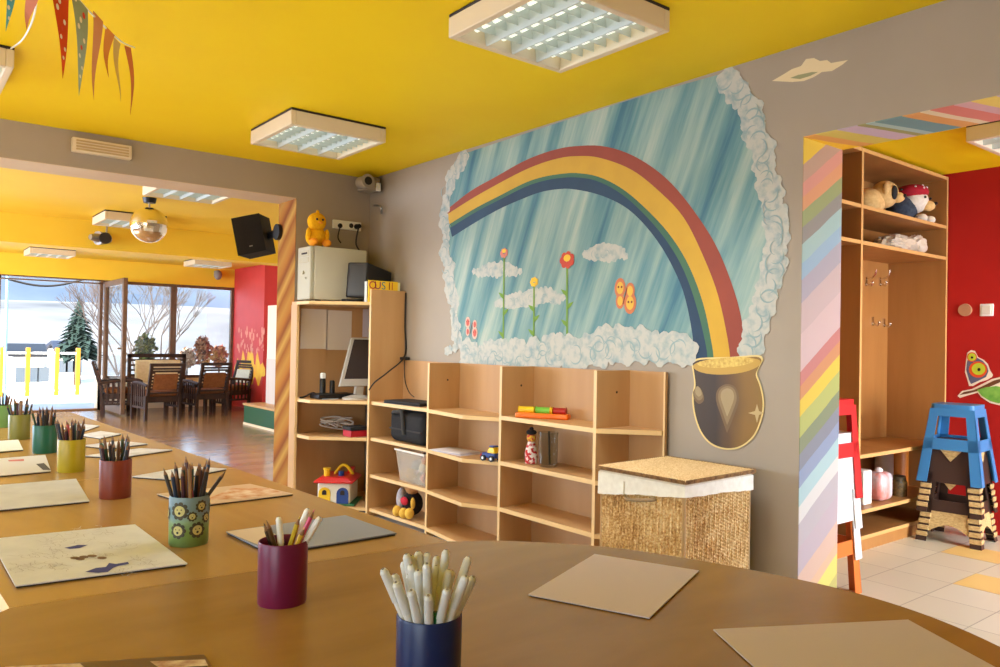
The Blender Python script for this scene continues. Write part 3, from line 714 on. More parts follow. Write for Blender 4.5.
# ------------------------------------------------------------------ shelf units along the right wall
XW = XR-.012; TH = .019
def shelf_unit(name, label, y0, y1, f0, f1, z_levels, top, profile, right_end=True, hole=True, left_panel=None, RT=.019):
    """open unit between y1 (far end) and y0 (near end); profile(level)-> list of (x,y) along the front from far to near"""
    t = thing(name, label, 'shelf', (XW-.12, (y0+y1)/2, 0), group='beech shelf units under the mural')
    MB().box(XW-.008, XW, y0+(RT if right_end else 0), y1, .04, top).build('back_panel', BEECH_D, t, True)
    if not left_panel:
        mb = MB().box(f1, XW-.008, y1-TH, y1, 0, top); mb.box(f1-.001, f1, y1-TH, y1, 0, top, 1)
        mb.build('side_panel', [BEECH, EDGE], t, True)
    if hole and not left_panel:
        MB().cyl((XW-.1, y1-TH-.001, top-.105), (XW-.1, y1-TH+.004, top-.105), .006, None, 10).build('cam_lock', DARK, t, True)
    if right_end:
        mb = MB().box(f0, XW-.008, y0, y0+RT, 0, top); mb.box(f0-.001, f0, y0, y0+RT, 0, top, 1); mb.build('side_panel', [BEECH, EDGE], t, True)
    for z in z_levels:
        pr = profile(z); pts = [(XW-.008, pr[0][1], z-.022)]+[(x, y, z-.022) for x, y in pr]+[(XW-.008, pr[-1][1], z-.022)]
        mb = MB().prism(pts, (0,0,.022))
        # light edging along the front
        for (xa, ya), (xb, yb) in zip(pr[:-1], pr[1:]): mb.bar((xa-.0015, ya, z-.011), (xb-.0015, yb, z-.011), .003, .022, 1)
        mb.build('shelf_board', [BEECH_H, EDGE], t, True)
    return t
LV = (.785, .54, .29, .06)
D = 2.646
shelf_unit('shelf_unit', 'beech shelf unit holding the black bag and the plastic box', 4.035, 4.698, D, D, LV, 1.068, lambda z: [(2.63, 4.698), (D+.015, 4.036)], right_end=False, left_panel=True)
shelf_unit('shelf_unit', 'beech shelf unit with bent shelf fronts holding papers and the toy car', 3.32, 4.035, D, D, LV, 1.068, lambda z: [(D, 4.016), (D-.045, 3.59), (D+.09, 3.3205)], right_end=False)
LV2 = (.805, .56, .31, .06)
shelf_unit('shelf_unit', 'beech shelf unit holding the orange and yellow toy on top shelf', 2.605, 3.32, D, D, LV2, 1.072, lambda z: [(D, 3.30), (D+.005, 2.6055)], right_end=False)
shelf_unit('shelf_unit', 'narrowing empty beech end shelf unit behind the wicker basket', 2.352, 2.605, XW-.024, D, LV2, 1.078, lambda z: [(D, 2.586), (XW-.03, 2.364)], right_end=True, RT=.010)
# tall panel + corner unit
cu = thing('corner_shelf', 'tall beech corner shelf holding the computer and monitor', 'shelf', (2.6, 5.0, 0))
yt = 4.71
mb = MB().box(2.613, XW, yt-.011, yt+.011, 0, 1.55); mb.box(2.611, 2.613, yt-.011, yt+.011, 0, 1.55, 1); mb.build('side_panel', [BEECH, EDGE], cu, True)
mb = MB().box(2.282, 2.300, 5.165, YB-.002, 0, 1.4425, 0).box(2.282, 2.300, 5.163, 5.165, 0, 1.4425, 1); mb.build('side_panel', [BEECH, EDGE], cu, True)
MB().box(2.306, XW, YB-.013, YB-.005, .04, 1.45).build('back_panel', BEECH_D, cu, True)
for z, in ((1.465,), (.785,), (.535,), (.06,)):
    pr = [(2.300, 5.165), (2.315, 4.99), (2.615, yt+.011)]
    if z > 1.4: pr = [(2.282, 5.165), (2.285, 4.97), (2.615, yt+.011)]
    pts = [(XW, YB-.013, z-.022), (pr[0][0], YB-.013, z-.022)]+[(x, y, z-.022) for x, y in pr]+[(XW, yt+.011, z-.022)]
    mb = MB().prism(pts, (0,0,.022))
    for (xa, ya), (xb, yb) in zip(pr[:-1], pr[1:]): mb.bar((xa-.001, ya, z-.011), (xb-.001, yb-.001, z-.011), .003, .022, 1)
    mb.build('shelf_board', [BEECH_H, EDGE], cu, True)

# --- items on and in the corner unit
TOPZ = 1.465
px = thing('computer_tower', 'beige computer tower lying on top of the corner shelf', 'computer', (2.56, 5.06, TOPZ))
a = at_y(314, 300, 4.98); b = at_y(366, 300, 4.98); zt = at_y(340, 248, 4.98).z
BEIGE = pm('pc_beige', (178,172,146), .45)
MB().box(a.x, b.x, 4.98, 5.2, TOPZ+.012, zt).build('case', noisy('pc_side', (196,190,164), (188,180,154), 3, rough=.4), px, True, bevel=.006)
fx0 = at_y(301, 300, 5.03).x
MB().box(a.x-.03, a.x, 4.985, 5.195, TOPZ+.01, zt-.002).build('front_panel', BEIGE, px, True, bevel=.008)
mb = MB()
for z0, z1 in ((zt-.07, zt-.03), (zt-.115, zt-.08)): mb.box(a.x-.034, a.x-.03, 5.01, 5.17, z0, z1)
mb.build('drive_bay', [pm('pc_bay', (176,168,140), .5)], px, True, bevel=.002)
MB().box(a.x-.036, a.x-.034, 5.03, 5.12, zt-.056, zt-.044).build('drive_slot', DARK, px, True)
MB().cyl((a.x-.031,5.09,TOPZ+.2), (a.x-.041,5.09,TOPZ+.2), .013, None, 14).cyl((a.x-.031,5.05,TOPZ+.16), (a.x-.037,5.05,TOPZ+.16), .008, None, 10).build('power_button', pm('pc_bay', (176,168,140), .5), px, True)
mb = MB()
for x in (a.x+.03, b.x-.05): mb.box(x, x+.03, 5.0, 5.03, TOPZ, TOPZ+.012)
for x in (a.x+.03, b.x-.05): mb.box(x, x+.03, 5.15, 5.18, TOPZ, TOPZ+.012)
mb.build('foot', DARK, px, True)
# yellow plush on the tower
YPL = noisy('yellow_plush', (244,186,36), (226,158,22), 60, rough=.95, spec=.05, bump=.4)
c = at_y(316, 232, 5.09); z0 = zt
t = thing('plush_toy', 'yellow plush chick sitting on the computer tower', 'plush toy', (c.x, 5.09, zt))
MB().sph((c.x, 5.09, z0+.075), .07, (1.05, .9, 1.1), 20, 12).build('body', YPL, t, True)
MB().sph((c.x-.005, 5.07, z0+.178), .066, (1, .95, 1), 20, 12).sph((c.x+.0, 5.07, z0+.246), .013, (1,1,1.3), 8, 6).build('head', YPL, t, True)
for s in (-1, 1):
    MB().sph((c.x+s*.05, 5.02, z0+.028), .03, (.95, 1.5, .9), 12, 8).build('foot', pm('plush_orange', (238,150,24), .9), t, True)
    MB().sph((c.x+s*.068, 5.06, z0+.09), .024, (.75, .9, 1.8), 12, 8).build('wing', YPL, t, True)
    MB().sph((c.x+s*.022-.01, 5.008, z0+.188), .008, nu=8, nv=6).build('eye', BLACK, t, True)
MB().sph((c.x-.008, 5.0, z0+.166), .014, (1.2, 1.1, .6), 10, 6).build('beak', pm('plush_orange', (238,150,24), .9), t, True)
# black old monitor behind the tall panel
t = thing('black_monitor', 'black boxy screen on the corner shelf behind the colourful book', 'monitor', (2.72, 4.95, TOPZ))
q0, q1 = at_y(346.5, 296, 4.88), at_y(368, 263, 4.88); zb, zt2 = TOPZ+.03, at_y(352, 262, 4.88).z
pts = [(q0.x, 4.87, zb), (q0.x+.12, 4.80, zb), (q0.x+.12, 4.80, zt2), (q0.x+.012, 4.87, zt2)]
B_ = at_y(367, 296, 4.80); C_ = at_y(395, 275, 4.90); cx_ = min(C_.x, 2.865)
MB().add([(q0.x,4.90,zb),(B_.x,4.80,zb),(cx_,4.86,zb+.03),(cx_-.05,4.96,zb+.03),(q0.x+.015,4.90,zt2),(B_.x,4.80,zt2),(cx_,4.86,zt2-.05),(cx_-.05,4.96,zt2-.05)],
    [(0,3,2,1),(4,5,6,7),(0,1,5,4),(1,2,6,5),(2,3,7,6),(3,0,4,7)]).build('housing', BLACK, t, True, bevel=.01)
MB().add([(q0.x+.012,4.889,zb+.02),(B_.x-.01,4.803,zb+.02),(B_.x-.01,4.801,zt2-.02),(q0.x+.025,4.877,zt2-.02)], [(0,1,2,3)]).build('screen', pm('screen_dark', (38,34,34), .2), t, True)
MB().box(q0.x-.0, q0.x+.12, 4.86, 4.96, TOPZ, TOPZ+.022).build('base', BLACKM, t, True, bevel=.004)
# book behind the panel top
BKY = yt+.014
t = thing('picture_book', 'yellow picture book with coloured letters standing behind the tall side panel', 'book', (2.75, BKY, TOPZ))
a, b = at_y(369, 280, BKY), at_y(398, 281, BKY)
MB().box(a.x, b.x, BKY, BKY+.012, TOPZ, a.z).build('cover', pm('book_yellow', (246,200,40), .5), t, True)
def text3d(name, s, size, M, mat, parent, ext=.0006):
    cu_ = bpy.data.curves.new(name, 'FONT'); cu_.body = s; cu_.size = size; cu_.extrude = ext; cu_.align_x = 'CENTER'
    tmp = bpy.data.objects.new('tmp', cu_); me = bpy.data.meshes.new_from_object(tmp); bpy.data.objects.remove(tmp)
    o = bpy.data.objects.new(name, me); C.objects.link(o); me.materials.clear(); o.data.materials.append(mat); o.parent = parent
    o.matrix_local = root_matrix(parent).inverted() @ M; return o
for k, (ch, u, col) in enumerate((('O', .13, (170,30,60)), ('U', .30, (150,36,90)), ('S', .5, (50,130,130)), ('I', .70, (140,70,30)), ('I', .80, (200,110,40)))):
    M = Matrix.Translation((a.x+(b.x-a.x)*u, BKY-.001, a.z-.058)) @ Matrix.Rotation(pi/2, 4, 'X')
    text3d('letter', ch, .075, M, pm('ink_%d' % k, col, .6), t)
t2 = tag(MB().box(b.x+.0, b.x+.018, BKY, BKY+.01, TOPZ, a.z-.004).build('booklet', pm('booklet_cream', (226,220,160), .6)), 'thin pale booklet standing beside the yellow picture book', 'book')
c_ = at_y(366, 281, BKY+.02)
M = Matrix.Translation((c_.x+.01, BKY+.016, 0))
tag(MB().box(-.006, .0, 0, .03, TOPZ+.001, c_.z-.002, M=M).build('paper_folder', PAPERW), 'white paper folder edge leaning beside the yellow picture book', 'folder')
# sheets pinned to the back of the corner shelf
for k, (x0, x1, y0, y1, lab) in enumerate(((301,327,308.5,349,'white paper sheet pinned inside the corner shelf, beside the striped jamb'), (327,351,310,350,'white paper sheet pinned inside the corner shelf, behind the silver monitor'))):
    a, b = at_y(x0, y0, YB-.014), at_y(x1, y1, YB-.014)
    tag(MB().box(a.x, b.x, YB-.016, YB-.0135, b.z, a.z).build('paper_sheet', pm('sheet_pale', (226,212,196), .8)), lab, 'paper')
a, b = at_y(363, 309, YB-.014), at_y(369, 337, YB-.014)
tag(MB().box(a.x, b.x+.1, YB-.016, YB-.0135, b.z, a.z).build('paper_sheet', pm('sheet_lilac', (200,190,200), .8)), 'lilac paper sheet inside the corner shelf beside the tall panel', 'paper')
# silver flat monitor
S1 = .785
c0 = [at_y(340, 386, 4.93), at_y(352, 337.5, 5.0)]
t = thing('flat_monitor', 'silver framed flat monitor tilted back inside the corner shelf', 'monitor', (2.66, 4.95, S1))
bl, tl = c0; wv = Vector((.27, -.02, .0)); wv2 = Vector((.27, -.02, -.0))
n0 = wv.cross(tl-bl).normalized(); n0 = n0 if n0.y < 0 else -n0
def scr(u, v, e): return bl+(tl-bl)*v+wv*u+n0*e
mb = MB().prism([scr(0,0,0), scr(1,0,0), scr(1,1,0), scr(0,1,0)], -n0*.03); mb.build('frame', pm('silver_plastic', (206,202,192), .35, .3), t, True, bevel=.004)
MB().face([scr(.07,.14,.002), scr(.95,.14,.002), scr(.95,.96,.002), scr(.07,.96,.002)]).build('screen', pm('screen_off', (62,54,52), .15), t, True)
MB().bar(scr(.55,.2,-.03), (scr(.55,0,0).x+.01, 4.96, S1+.03), .06, .03).build('neck', pm('silver_plastic', (206,202,192), .35, .3), t, True)
MB().lathe([(0,0),(.1,0),(.1,.012),(.04,.03),(0,.03)], (scr(.5,0,0).x, 4.93, S1), 24, sx=1.1, sy=.8).build('base', pm('silver_plastic', (206,202,192), .35, .3), t, True)
# two black bottles / mics
for px0, w, y0, y1, cap, lab in ((322.5, 6, 368, 393.5, True, 'black upright flask with white cap beside the flat monitor'), (332, 5.2, 376, 393.5, False, 'shorter plain black flask beside the flat monitor')):
    b0 = at_y(px0, 394, 5.1); r = w/2*(.783*b0.y+.622*b0.x)/FOC; h = (y1-y0)*(.783*b0.y+.622*b0.x)/FOC
    t = thing('flask', lab, 'flask', (b0.x, b0.y, S1))
    hh = h*.78 if cap else h
    MB().lathe([(0,0),(r,0),(r,hh*.93),(r*.7,hh),(0,hh)], (b0.x, b0.y, S1), 18).build('body', BLACK, t, True)
    if cap: MB().lathe([(r*.7,hh),(r*.95,hh),(r*.98,h*.96),(r*.6,h),(0,h)], (b0.x, b0.y, S1), 18).build('cap', WHITE, t, True)
b0 = at_y(338, 395, 4.95)
t = thing('modem', 'flat black modem lying under the flat monitor', 'modem', (b0.x, b0.y+.1, S1))
MB().box(b0.x-.12, b0.x+.16, b0.y+.05, b0.y+.2, S1, S1+.035).build('body', BLACK, t, True, bevel=.006)
MB().box(b0.x-.08, b0.x-.0, b0.y+.048, b0.y+.05, S1+.012, S1+.02).build('port', DARK, t, True)
q = at_y(330, 396.5, 5.0); tag(MB().box(q.x-.06, q.x+.06, q.y-.01, q.y+.06, S1, S1+.004).build('paper_note', pm('note_blue', (190,210,226), .7)), 'pale blue note lying at the shelf edge before the flasks', 'paper')
P = [Vector((at_y(x_, 395, 5.12).x, 5.12+dy_, S1+.008+dz_)) for x_, dy_, dz_ in ((300,0,.0),(306,.02,.004),(313,0,.03),(317,-.03,.004),(328,.02,.012),(340,0,0))]
tag(MB().tube(cm(P, 8), .007, 6).build('cable', BLACKM), 'black cable coiling along the corner shelf to the striped jamb', 'cable')
# second shelf: white cable tangle and a red box
S2 = .535
mb = MB(); rr = random.Random(8); cc = at_z(341, 432, S2)
for k in range(7):
    ph = rr.random()*6; A_ = .05+.025*rr.random(); pts = []
    for i in range(26):
        t_ = i/25*2*pi; pts.append((cc.x+A_*1.3*cos(t_+ph)+.03*sin(2*t_+k), cc.y+.05+A_*.8*sin(t_), S2+.012+.055*abs(sin(t_*.5+ph))+.01*k*.6))
    mb.tube(pts, .006, 6)
tag(mb.build('cable_tangle', pm('cable_white', (216,208,200), .4)), 'white tangled cable heap on the middle corner shelf', 'cable')
cc = at_z(360, 437, S2)
t = thing('red_box', 'flat red box on the middle corner shelf beside the white cables', 'box', (cc.x, cc.y+.06, S2))
MB().box(cc.x-.07, cc.x+.06, cc.y, cc.y+.12, S2, S2+.045).build('body', pm('box_red', (190,30,44), .5), t, True, bevel=.004)
MB().box(cc.x-.075, cc.x+.065, cc.y-.004, cc.y+.124, S2+.045, S2+.07).build('lid', BLACKM, t, True, bevel=.004)
# toy house on the base board
FLZ = .06
c0 = at_z(338, 508, FLZ)
t = thing('toy_house', 'red roofed toy house with yellow and blue doors in the corner shelf', 'toy', (2.5, 4.98, FLZ), rz=0)
hx0, hx1 = at_y(315, 490, 4.93).x, at_y(340, 490, 4.93).x; hy = 4.93
a3 = Matrix.Translation((2.545, 5.0, FLZ)) @ Matrix.Rotation(math.radians(-40), 4, 'Z') @ Matrix.Scale(1.08, 4)
w, d, h = .105, .12, .145
TW = pm('toy_white', (240,236,222), .35); TR = pm('toy_red', (206,36,34), .35); TY = pm('toy_yellow', (240,196,30), .35); TB = pm('toy_blue', (40,70,140), .35)
MB().box(-w, w, -d, d, .012, h, M=a3).build('body', TW, t, True, bevel=.012)
MB().box(-w-.012, w+.03, -d-.012, d+.012, 0, .014, M=a3).build('base', pm('toy_green', (40,110,60), .4), t, True, bevel=.004)
MB().add([(-w-.02,-d-.03,h),(w+.02,-d-.03,h),(w+.02,d+.03,h),(-w-.02,d+.03,h),(-w+.02,-d-.005,h+.035),(w-.02,-d-.005,h+.035),(w-.02,d,h+.035),(-w+.02,d,h+.035),(-w-.02,-d-.03,h+.012),(w+.02,-d-.03,h+.012),(w+.02,d+.03,h+.012),(-w-.02,d+.03,h+.012)],
   [(0,3,2,1),(0,1,9,8),(1,2,10,9),(2,3,11,10),(3,0,8,11),(8,9,5,4),(9,10,6,5),(10,11,7,6),(11,8,4,7),(4,5,6,7)], 0, a3).build('roof', TR, t, True, bevel=.006)
def arch(mb, cx, w_, h_, z, y, m=0, M=None, th=.008):
    pts = [(cx-w_, y, z), (cx+w_, y, z)]+[(cx+w_*cos(q), y, z+h_-w_+w_*sin(q)) for q in [pi*i/8 for i in range(9)]]
    mb.prism(pts, (0, th, 0), m, M)
for cx, mt in ((-.058, TY), (.058, TB)):
    mb = MB(); arch(mb, cx, .038, .1, .016, -d-.008, M=a3); dr = mb.build('door', mt, t, True)
    mb = MB(); arch(mb, cx, .014, .03, .07, -d-.011, M=a3, th=.004); mb.build('door_window', DARK, dr, True)
MB().cyl(a3 @ Vector((-.06,-.06,h+.02)), a3 @ Vector((-.06,-.06,h+.075)), .022, .022, 14).cyl(a3 @ Vector((-.06,-.06,h+.075)), a3 @ Vector((-.06,-.06,h+.085)), .028, .028, 14).build('chimney', TY, t, True)
MB().cyl(a3 @ Vector((.03,-.05,h+.02)), a3 @ Vector((.03,-.05,h+.065)), .02, .02, 14).build('knob', TB, t, True)
MB().tube([a3 @ Vector((-.06+.12*i/12+.03, .03, h+.03+.062*sin(pi*i/12))) for i in range(13)], .011, 10).build('carry_handle', TY, t, True)
MB().box(.05, .09, .04, .1, h+.03, h+.075, M=a3).build('shape_block', TR, t, True, bevel=.005)

# --- bay with bag, disc, plastic box, plush
t = thing('laptop', 'flat black closed laptop lying on the top of the shelf under the cable', 'laptop', (2.76, 4.25, .785))
a3 = Matrix.Translation((2.765, 4.36, .785)) @ Matrix.Rotation(math.radians(8), 4, 'Z')
MB().box(-.105, .105, -.17, .2, .006, .022, M=a3).build('lid', BLACKM, t, True, bevel=.005)
MB().box(-.105, .105, -.17, .2, 0, .006, M=a3).build('base', BLACK, t, True, bevel=.002)
t = thing('black_bag', 'black fabric case standing on the shelf above the plastic box', 'bag', (2.74, 4.27, .54))
mb = MB(); mb.box(2.66, 2.84, 4.10, 4.52, .54, .745); mb.build('body', noisy('bag_black', (30,27,26), (20,18,18), 30, rough=.85), t, True, bevel=.05, bseg=5)
MB().tube(cm([(2.655,4.45,.72),(2.645,4.43,.735),(2.642,4.38,.74),(2.645,4.33,.735),(2.652,4.31,.60)], 6), .013, 8).build('handle', pm('bag_strap', (54,50,46), .8), t, True)
MB().box(2.655, 2.662, 4.12, 4.5, .62, .63).build('zip', DARK, t, True)
# translucent storage box
t = thing('storage_box', 'clear plastic storage box full of toys on the lower shelf', 'box', (2.75, 4.2, .29))
CLEAR = pm('clear_plastic', (248,240,226), .12, trans=.75, ior=1.2, spec=.6)
def tapered(x0, x1, y0, y1, z0, z1, tp, th=.004):
    mb = MB(); o_ = [(x0+tp,y0+tp,z0),(x1-tp,y0+tp,z0),(x1-tp,y1-tp,z0),(x0+tp,y1-tp,z0),(x0,y0,z1),(x1,y0,z1),(x1,y1,z1),(x0,y1,z1)]
    i_ = [(x0+tp+th,y0+tp+th,z0+th),(x1-tp-th,y0+tp+th,z0+th),(x1-tp-th,y1-tp-th,z0+th),(x0+tp+th,y1-tp-th,z0+th),(x0+th,y0+th,z1),(x1-th,y0+th,z1),(x1-th,y1-th,z1),(x0+th,y1-th,z1)]
    mb.add(o_+i_, [(0,3,2,1),(0,1,5,4),(1,2,6,5),(2,3,7,6),(3,0,4,7),(8,9,10,11),(8,12,13,9),(9,13,14,10),(10,14,15,11),(11,15,12,8),(4,5,13,12),(5,6,14,13),(6,7,15,14),(7,4,12,15)]); return mb
tapered(2.652, 2.85, 4.065, 4.41, .29, .50, .025).build('tub', CLEAR, t, True)
MB().box(2.645, 2.655, 4.06, 4.415, .488, .5).box(2.845, 2.855, 4.06, 4.415, .488, .5).box(2.655, 2.845, 4.06, 4.07, .488, .5).box(2.655, 2.845, 4.405, 4.415, .488, .5).build('rim', pm('tub_rim', (236,228,212), .3), t, True, bevel=.002)
rr = random.Random(12)
TC = [(196,60,50),(70,90,60),(222,170,60),(120,80,110),(230,222,204),(60,66,90)]
for k, (x, y, z, r) in enumerate(((2.72,4.14,.335,.036),(2.75,4.23,.335,.036),(2.72,4.32,.338,.038),(2.79,4.14,.335,.034),(2.73,4.18,.395,.034),(2.74,4.28,.40,.036),(2.78,4.34,.345,.034),(2.71,4.13,.45,.03),(2.76,4.22,.455,.03))):
    col = ('red','dark green','amber','purple','cream','navy','pale pink','orange','dark')[k]
    tag(MB().sph((x, y, z), r, (1, 1, 1), 14, 8, f=lambda d, k=k: 1+.06*sin(5*d.x+k)).build('toy_ball', pm('ball_%d' % k, [(196,50,50),(70,90,60),(222,170,60),(120,70,110),(230,222,204),(60,66,90),(232,186,190),(220,110,50),(44,36,40)][k], .5)),
        '%s toy ball inside the clear storage box on the shelf' % col, 'toy')
# plush in the lowest compartment
pxy = (2.72, 4.33, FLZ)
t = thing('plush_toy', 'plush bird with yellow feet, red bow and grey wing on the bottom shelf', 'plush toy', pxy)
x, y, z = pxy
PG = noisy('plush_grey', (196,190,196), (168,164,172), 60, rough=.95); PK = noisy('plush_black', (40,34,36), (28,24,26), 60, rough=.95)
MB().sph((x+.02, y, z+.085), .075, (.9,1,1.05), 16, 10).build('body', PK, t, True)
MB().sph((x+.01, y-.01, z+.185), .045, (1,1,.95), 16, 10).sph((x-.02, y-.01, z+.2), .012, nu=8, nv=6).build('head', noisy('plush_tan', (206,150,96), (186,130,80), 60, rough=.95), t, True)
MB().sph((x-.01, y+.085, z+.1), .035, (1,1.1,2.2), 12, 8).build('wing', PG, t, True)
MB().sph((x-.055, y-.02, z+.11), .03, (.6,1.3,.9), 12, 8).build('bow', pm('plush_red', (190,36,56), .9), t, True)
for yy, zz in ((y+.05, 0), (y-.03, 0), (y-.1, .01)):
    MB().sph((x-.065, yy, z+.035+zz), .034, (.9,.85,1.05), 14, 8).build('foot', noisy('plush_yellow', (236,190,80), (220,170,60), 60, rough=.95), t, True)
MB().sph((x-.05, y-.115, z+.11), .017, (.9,.8,2.2), 10, 8).build('arm', noisy('plush_yellow', (236,190,80), (220,170,60), 60, rough=.95), t, True)
# --- second bay: papers and car
q = at_z(452, 450, .54)
for k in range(3):
    M = Matrix.Translation((2.72, 3.80+.02*k, .54+.003*k)) @ Matrix.Rotation(math.radians(4+3*k), 4, 'Z')
    tag(MB().box(-.085, .085, -.13, .13, 0, .0025, M=M).build('paper_sheet', pm('sheet_mauve%d' % k, ((206,200,206),(190,186,200),(222,216,214))[k], .8)), ('bottom grey sheet of the loose papers on the shelf', 'middle mauve sheet of the loose papers on the shelf', 'top white sheet of the loose papers on the shelf')[k], 'paper')
cx, cy = 2.69, 3.44
t = thing('toy_car', 'blue and yellow toy car at the end of a shelf', 'toy car', (cx, cy, .54), rz=math.radians(-80))
MB().box(-.05, .05, -.03, .03, .016, .045).build('body', TB, t, bevel=.008)
MB().add([(-.015,-.026,.045),(.045,-.026,.045),(.045,.026,.045),(-.015,.026,.045),(.0,-.02,.078),(.035,-.02,.078),(.035,.02,.078),(.0,.02,.078)], [(0,3,2,1),(4,5,6,7),(0,1,5,4),(1,2,6,5),(2,3,7,6),(3,0,4,7)]).build('cabin', TY, t, bevel=.005)
MB().box(.0, .035, -.022, .022, .078, .086).build('roof', TB, t, bevel=.003)
MB().box(-.062, -.05, -.028, .028, .018, .036).build('bumper', TR, t, bevel=.004)
for sx in (-.03, .032):
    for sy in (-1, 1):
        w_ = MB().cyl((sx, sy*.026, .017), (sx, sy*.04, .017), .017, None, 16).build('wheel', BLACK, t)
        MB().cyl((sx, sy*.04, .017), (sx, sy*.0415, .017), .008, None, 10).build('hub', WHITE, w_)
# --- third bay: orange xylophone-like toy, doll, glass vase
y1_, y0_ = at_x(517, 413, 2.70).y, at_x(568, 413, 2.70).y
t = thing('baby_toy', 'orange toy bar with yellow, green and red blocks on the top shelf', 'toy', (2.70, (y0_+y1_)/2, .805))
L_ = .29; M = Matrix.Translation((2.75, (y0_+y1_)/2+.045, .805)) @ Matrix.Rotation(math.radians(32), 4, 'Z')
MB().box(-.035, .035, -L_/2, L_/2, 0, .028, M=M).build('base', pm('toy_orange', (244,120,30), .35), t, True, bevel=.008)
for u0, u1, mt in ((.66,.96,TY), (.36,.63,pm('toy_lime', (120,190,60), .35)), (.31,.36,TY), (.06,.30,pm('toy_maroon', (170,30,24), .35))):
    MB().cyl(M @ Vector((0, -L_/2+L_*u0, .042)), M @ Vector((0, -L_/2+L_*u1, .042)), .018, None, 16).build('block', mt, t, True, bevel=.004)
dx, dy = 2.72, at_x(531, 460, 2.72).y
t = thing('rag_doll', 'small patterned rag doll with yellow hat standing beside the glass vase', 'doll', (dx, dy, .56))
MB().sph((dx-.01, dy, .575), .02, (1.1,1.5,.8), 12, 8).build('shoe', pm('doll_skin', (232,190,170), .8), t, True)
MB().lathe([(0,0),(.032,0),(.034,.05),(.026,.09),(.016,.115),(0,.118)], (dx, dy, .565), 16).build('dress', noisy('doll_red', (190,40,44), (240,226,216), 40, rough=.9, lo=.48, hi=.52), t, True)
MB().sph((dx, dy, .70), .026, (1,1,1.05), 14, 8).build('head', noisy('doll_face', (228,180,60), (200,60,50), 50, rough=.8, lo=.5, hi=.55), t, True)
MB().sph((dx, dy, .728), .026, (1.1,1.1,.6), 14, 8).sph((dx, dy, .745), .012, nu=8, nv=6).build('cap', PK, t, True)
MB().cyl((dx-.015, dy+.012, .565), (dx-.012, dy+.014, .63), .011, .01, 10).cyl((dx-.015, dy-.012, .565), (dx-.012, dy-.012, .63), .011, .01, 10).build('leg', pm('doll_skin', (232,190,170), .8), t, True)
vx, vy = 2.74, at_x(548, 460, 2.74).y
VG = pm('vase_glass', (225,228,222), .04, trans=1, ior=1.3)
tag(MB().lathe([(0,.003),(.045,.003),(.05,.01),(.052,.18),(.049,.18),(.047,.016),(0,.014)], (vx, vy, .56), 28).build('glass_vase', VG), 'clear straight glass vase standing beside the rag doll', 'vase')
tag(MB().cyl((vx+.02, vy+.01, .577), (vx-.015, vy-.02, .745), .005, None, 8).build('stick', DARK), 'thin dark stick standing inside the clear glass vase', 'stick')
# hanging black cables beside the tall panel
t = thing('cable', 'black cable running down the wall beside the tall panel and over the shelf', 'cable', (XR-.02, 4.68, 1.07))
MB().tube(cm([(XR-.02, 4.685, 1.54), (XR-.02, 4.685, 1.3), (XR-.02, 4.68, 1.1), at_x(388,372,2.70), at_x(375,382,2.62), at_x(369,390,2.60)], 8), .0055, 6).build('cord', BLACK, t, True)
MB().tube(cm([(XR-.03, 4.67, 1.08), at_x(405,380,2.85), at_x(409,392,2.82), at_x(414,397,2.8)], 8), .0035, 6).build('side_cord', BLACKM, t, True)
MB().box(XR-.05, XR-.014, 4.62, 4.70, 1.069, 1.09).build('junction', BLACK, t, True, bevel=.005)

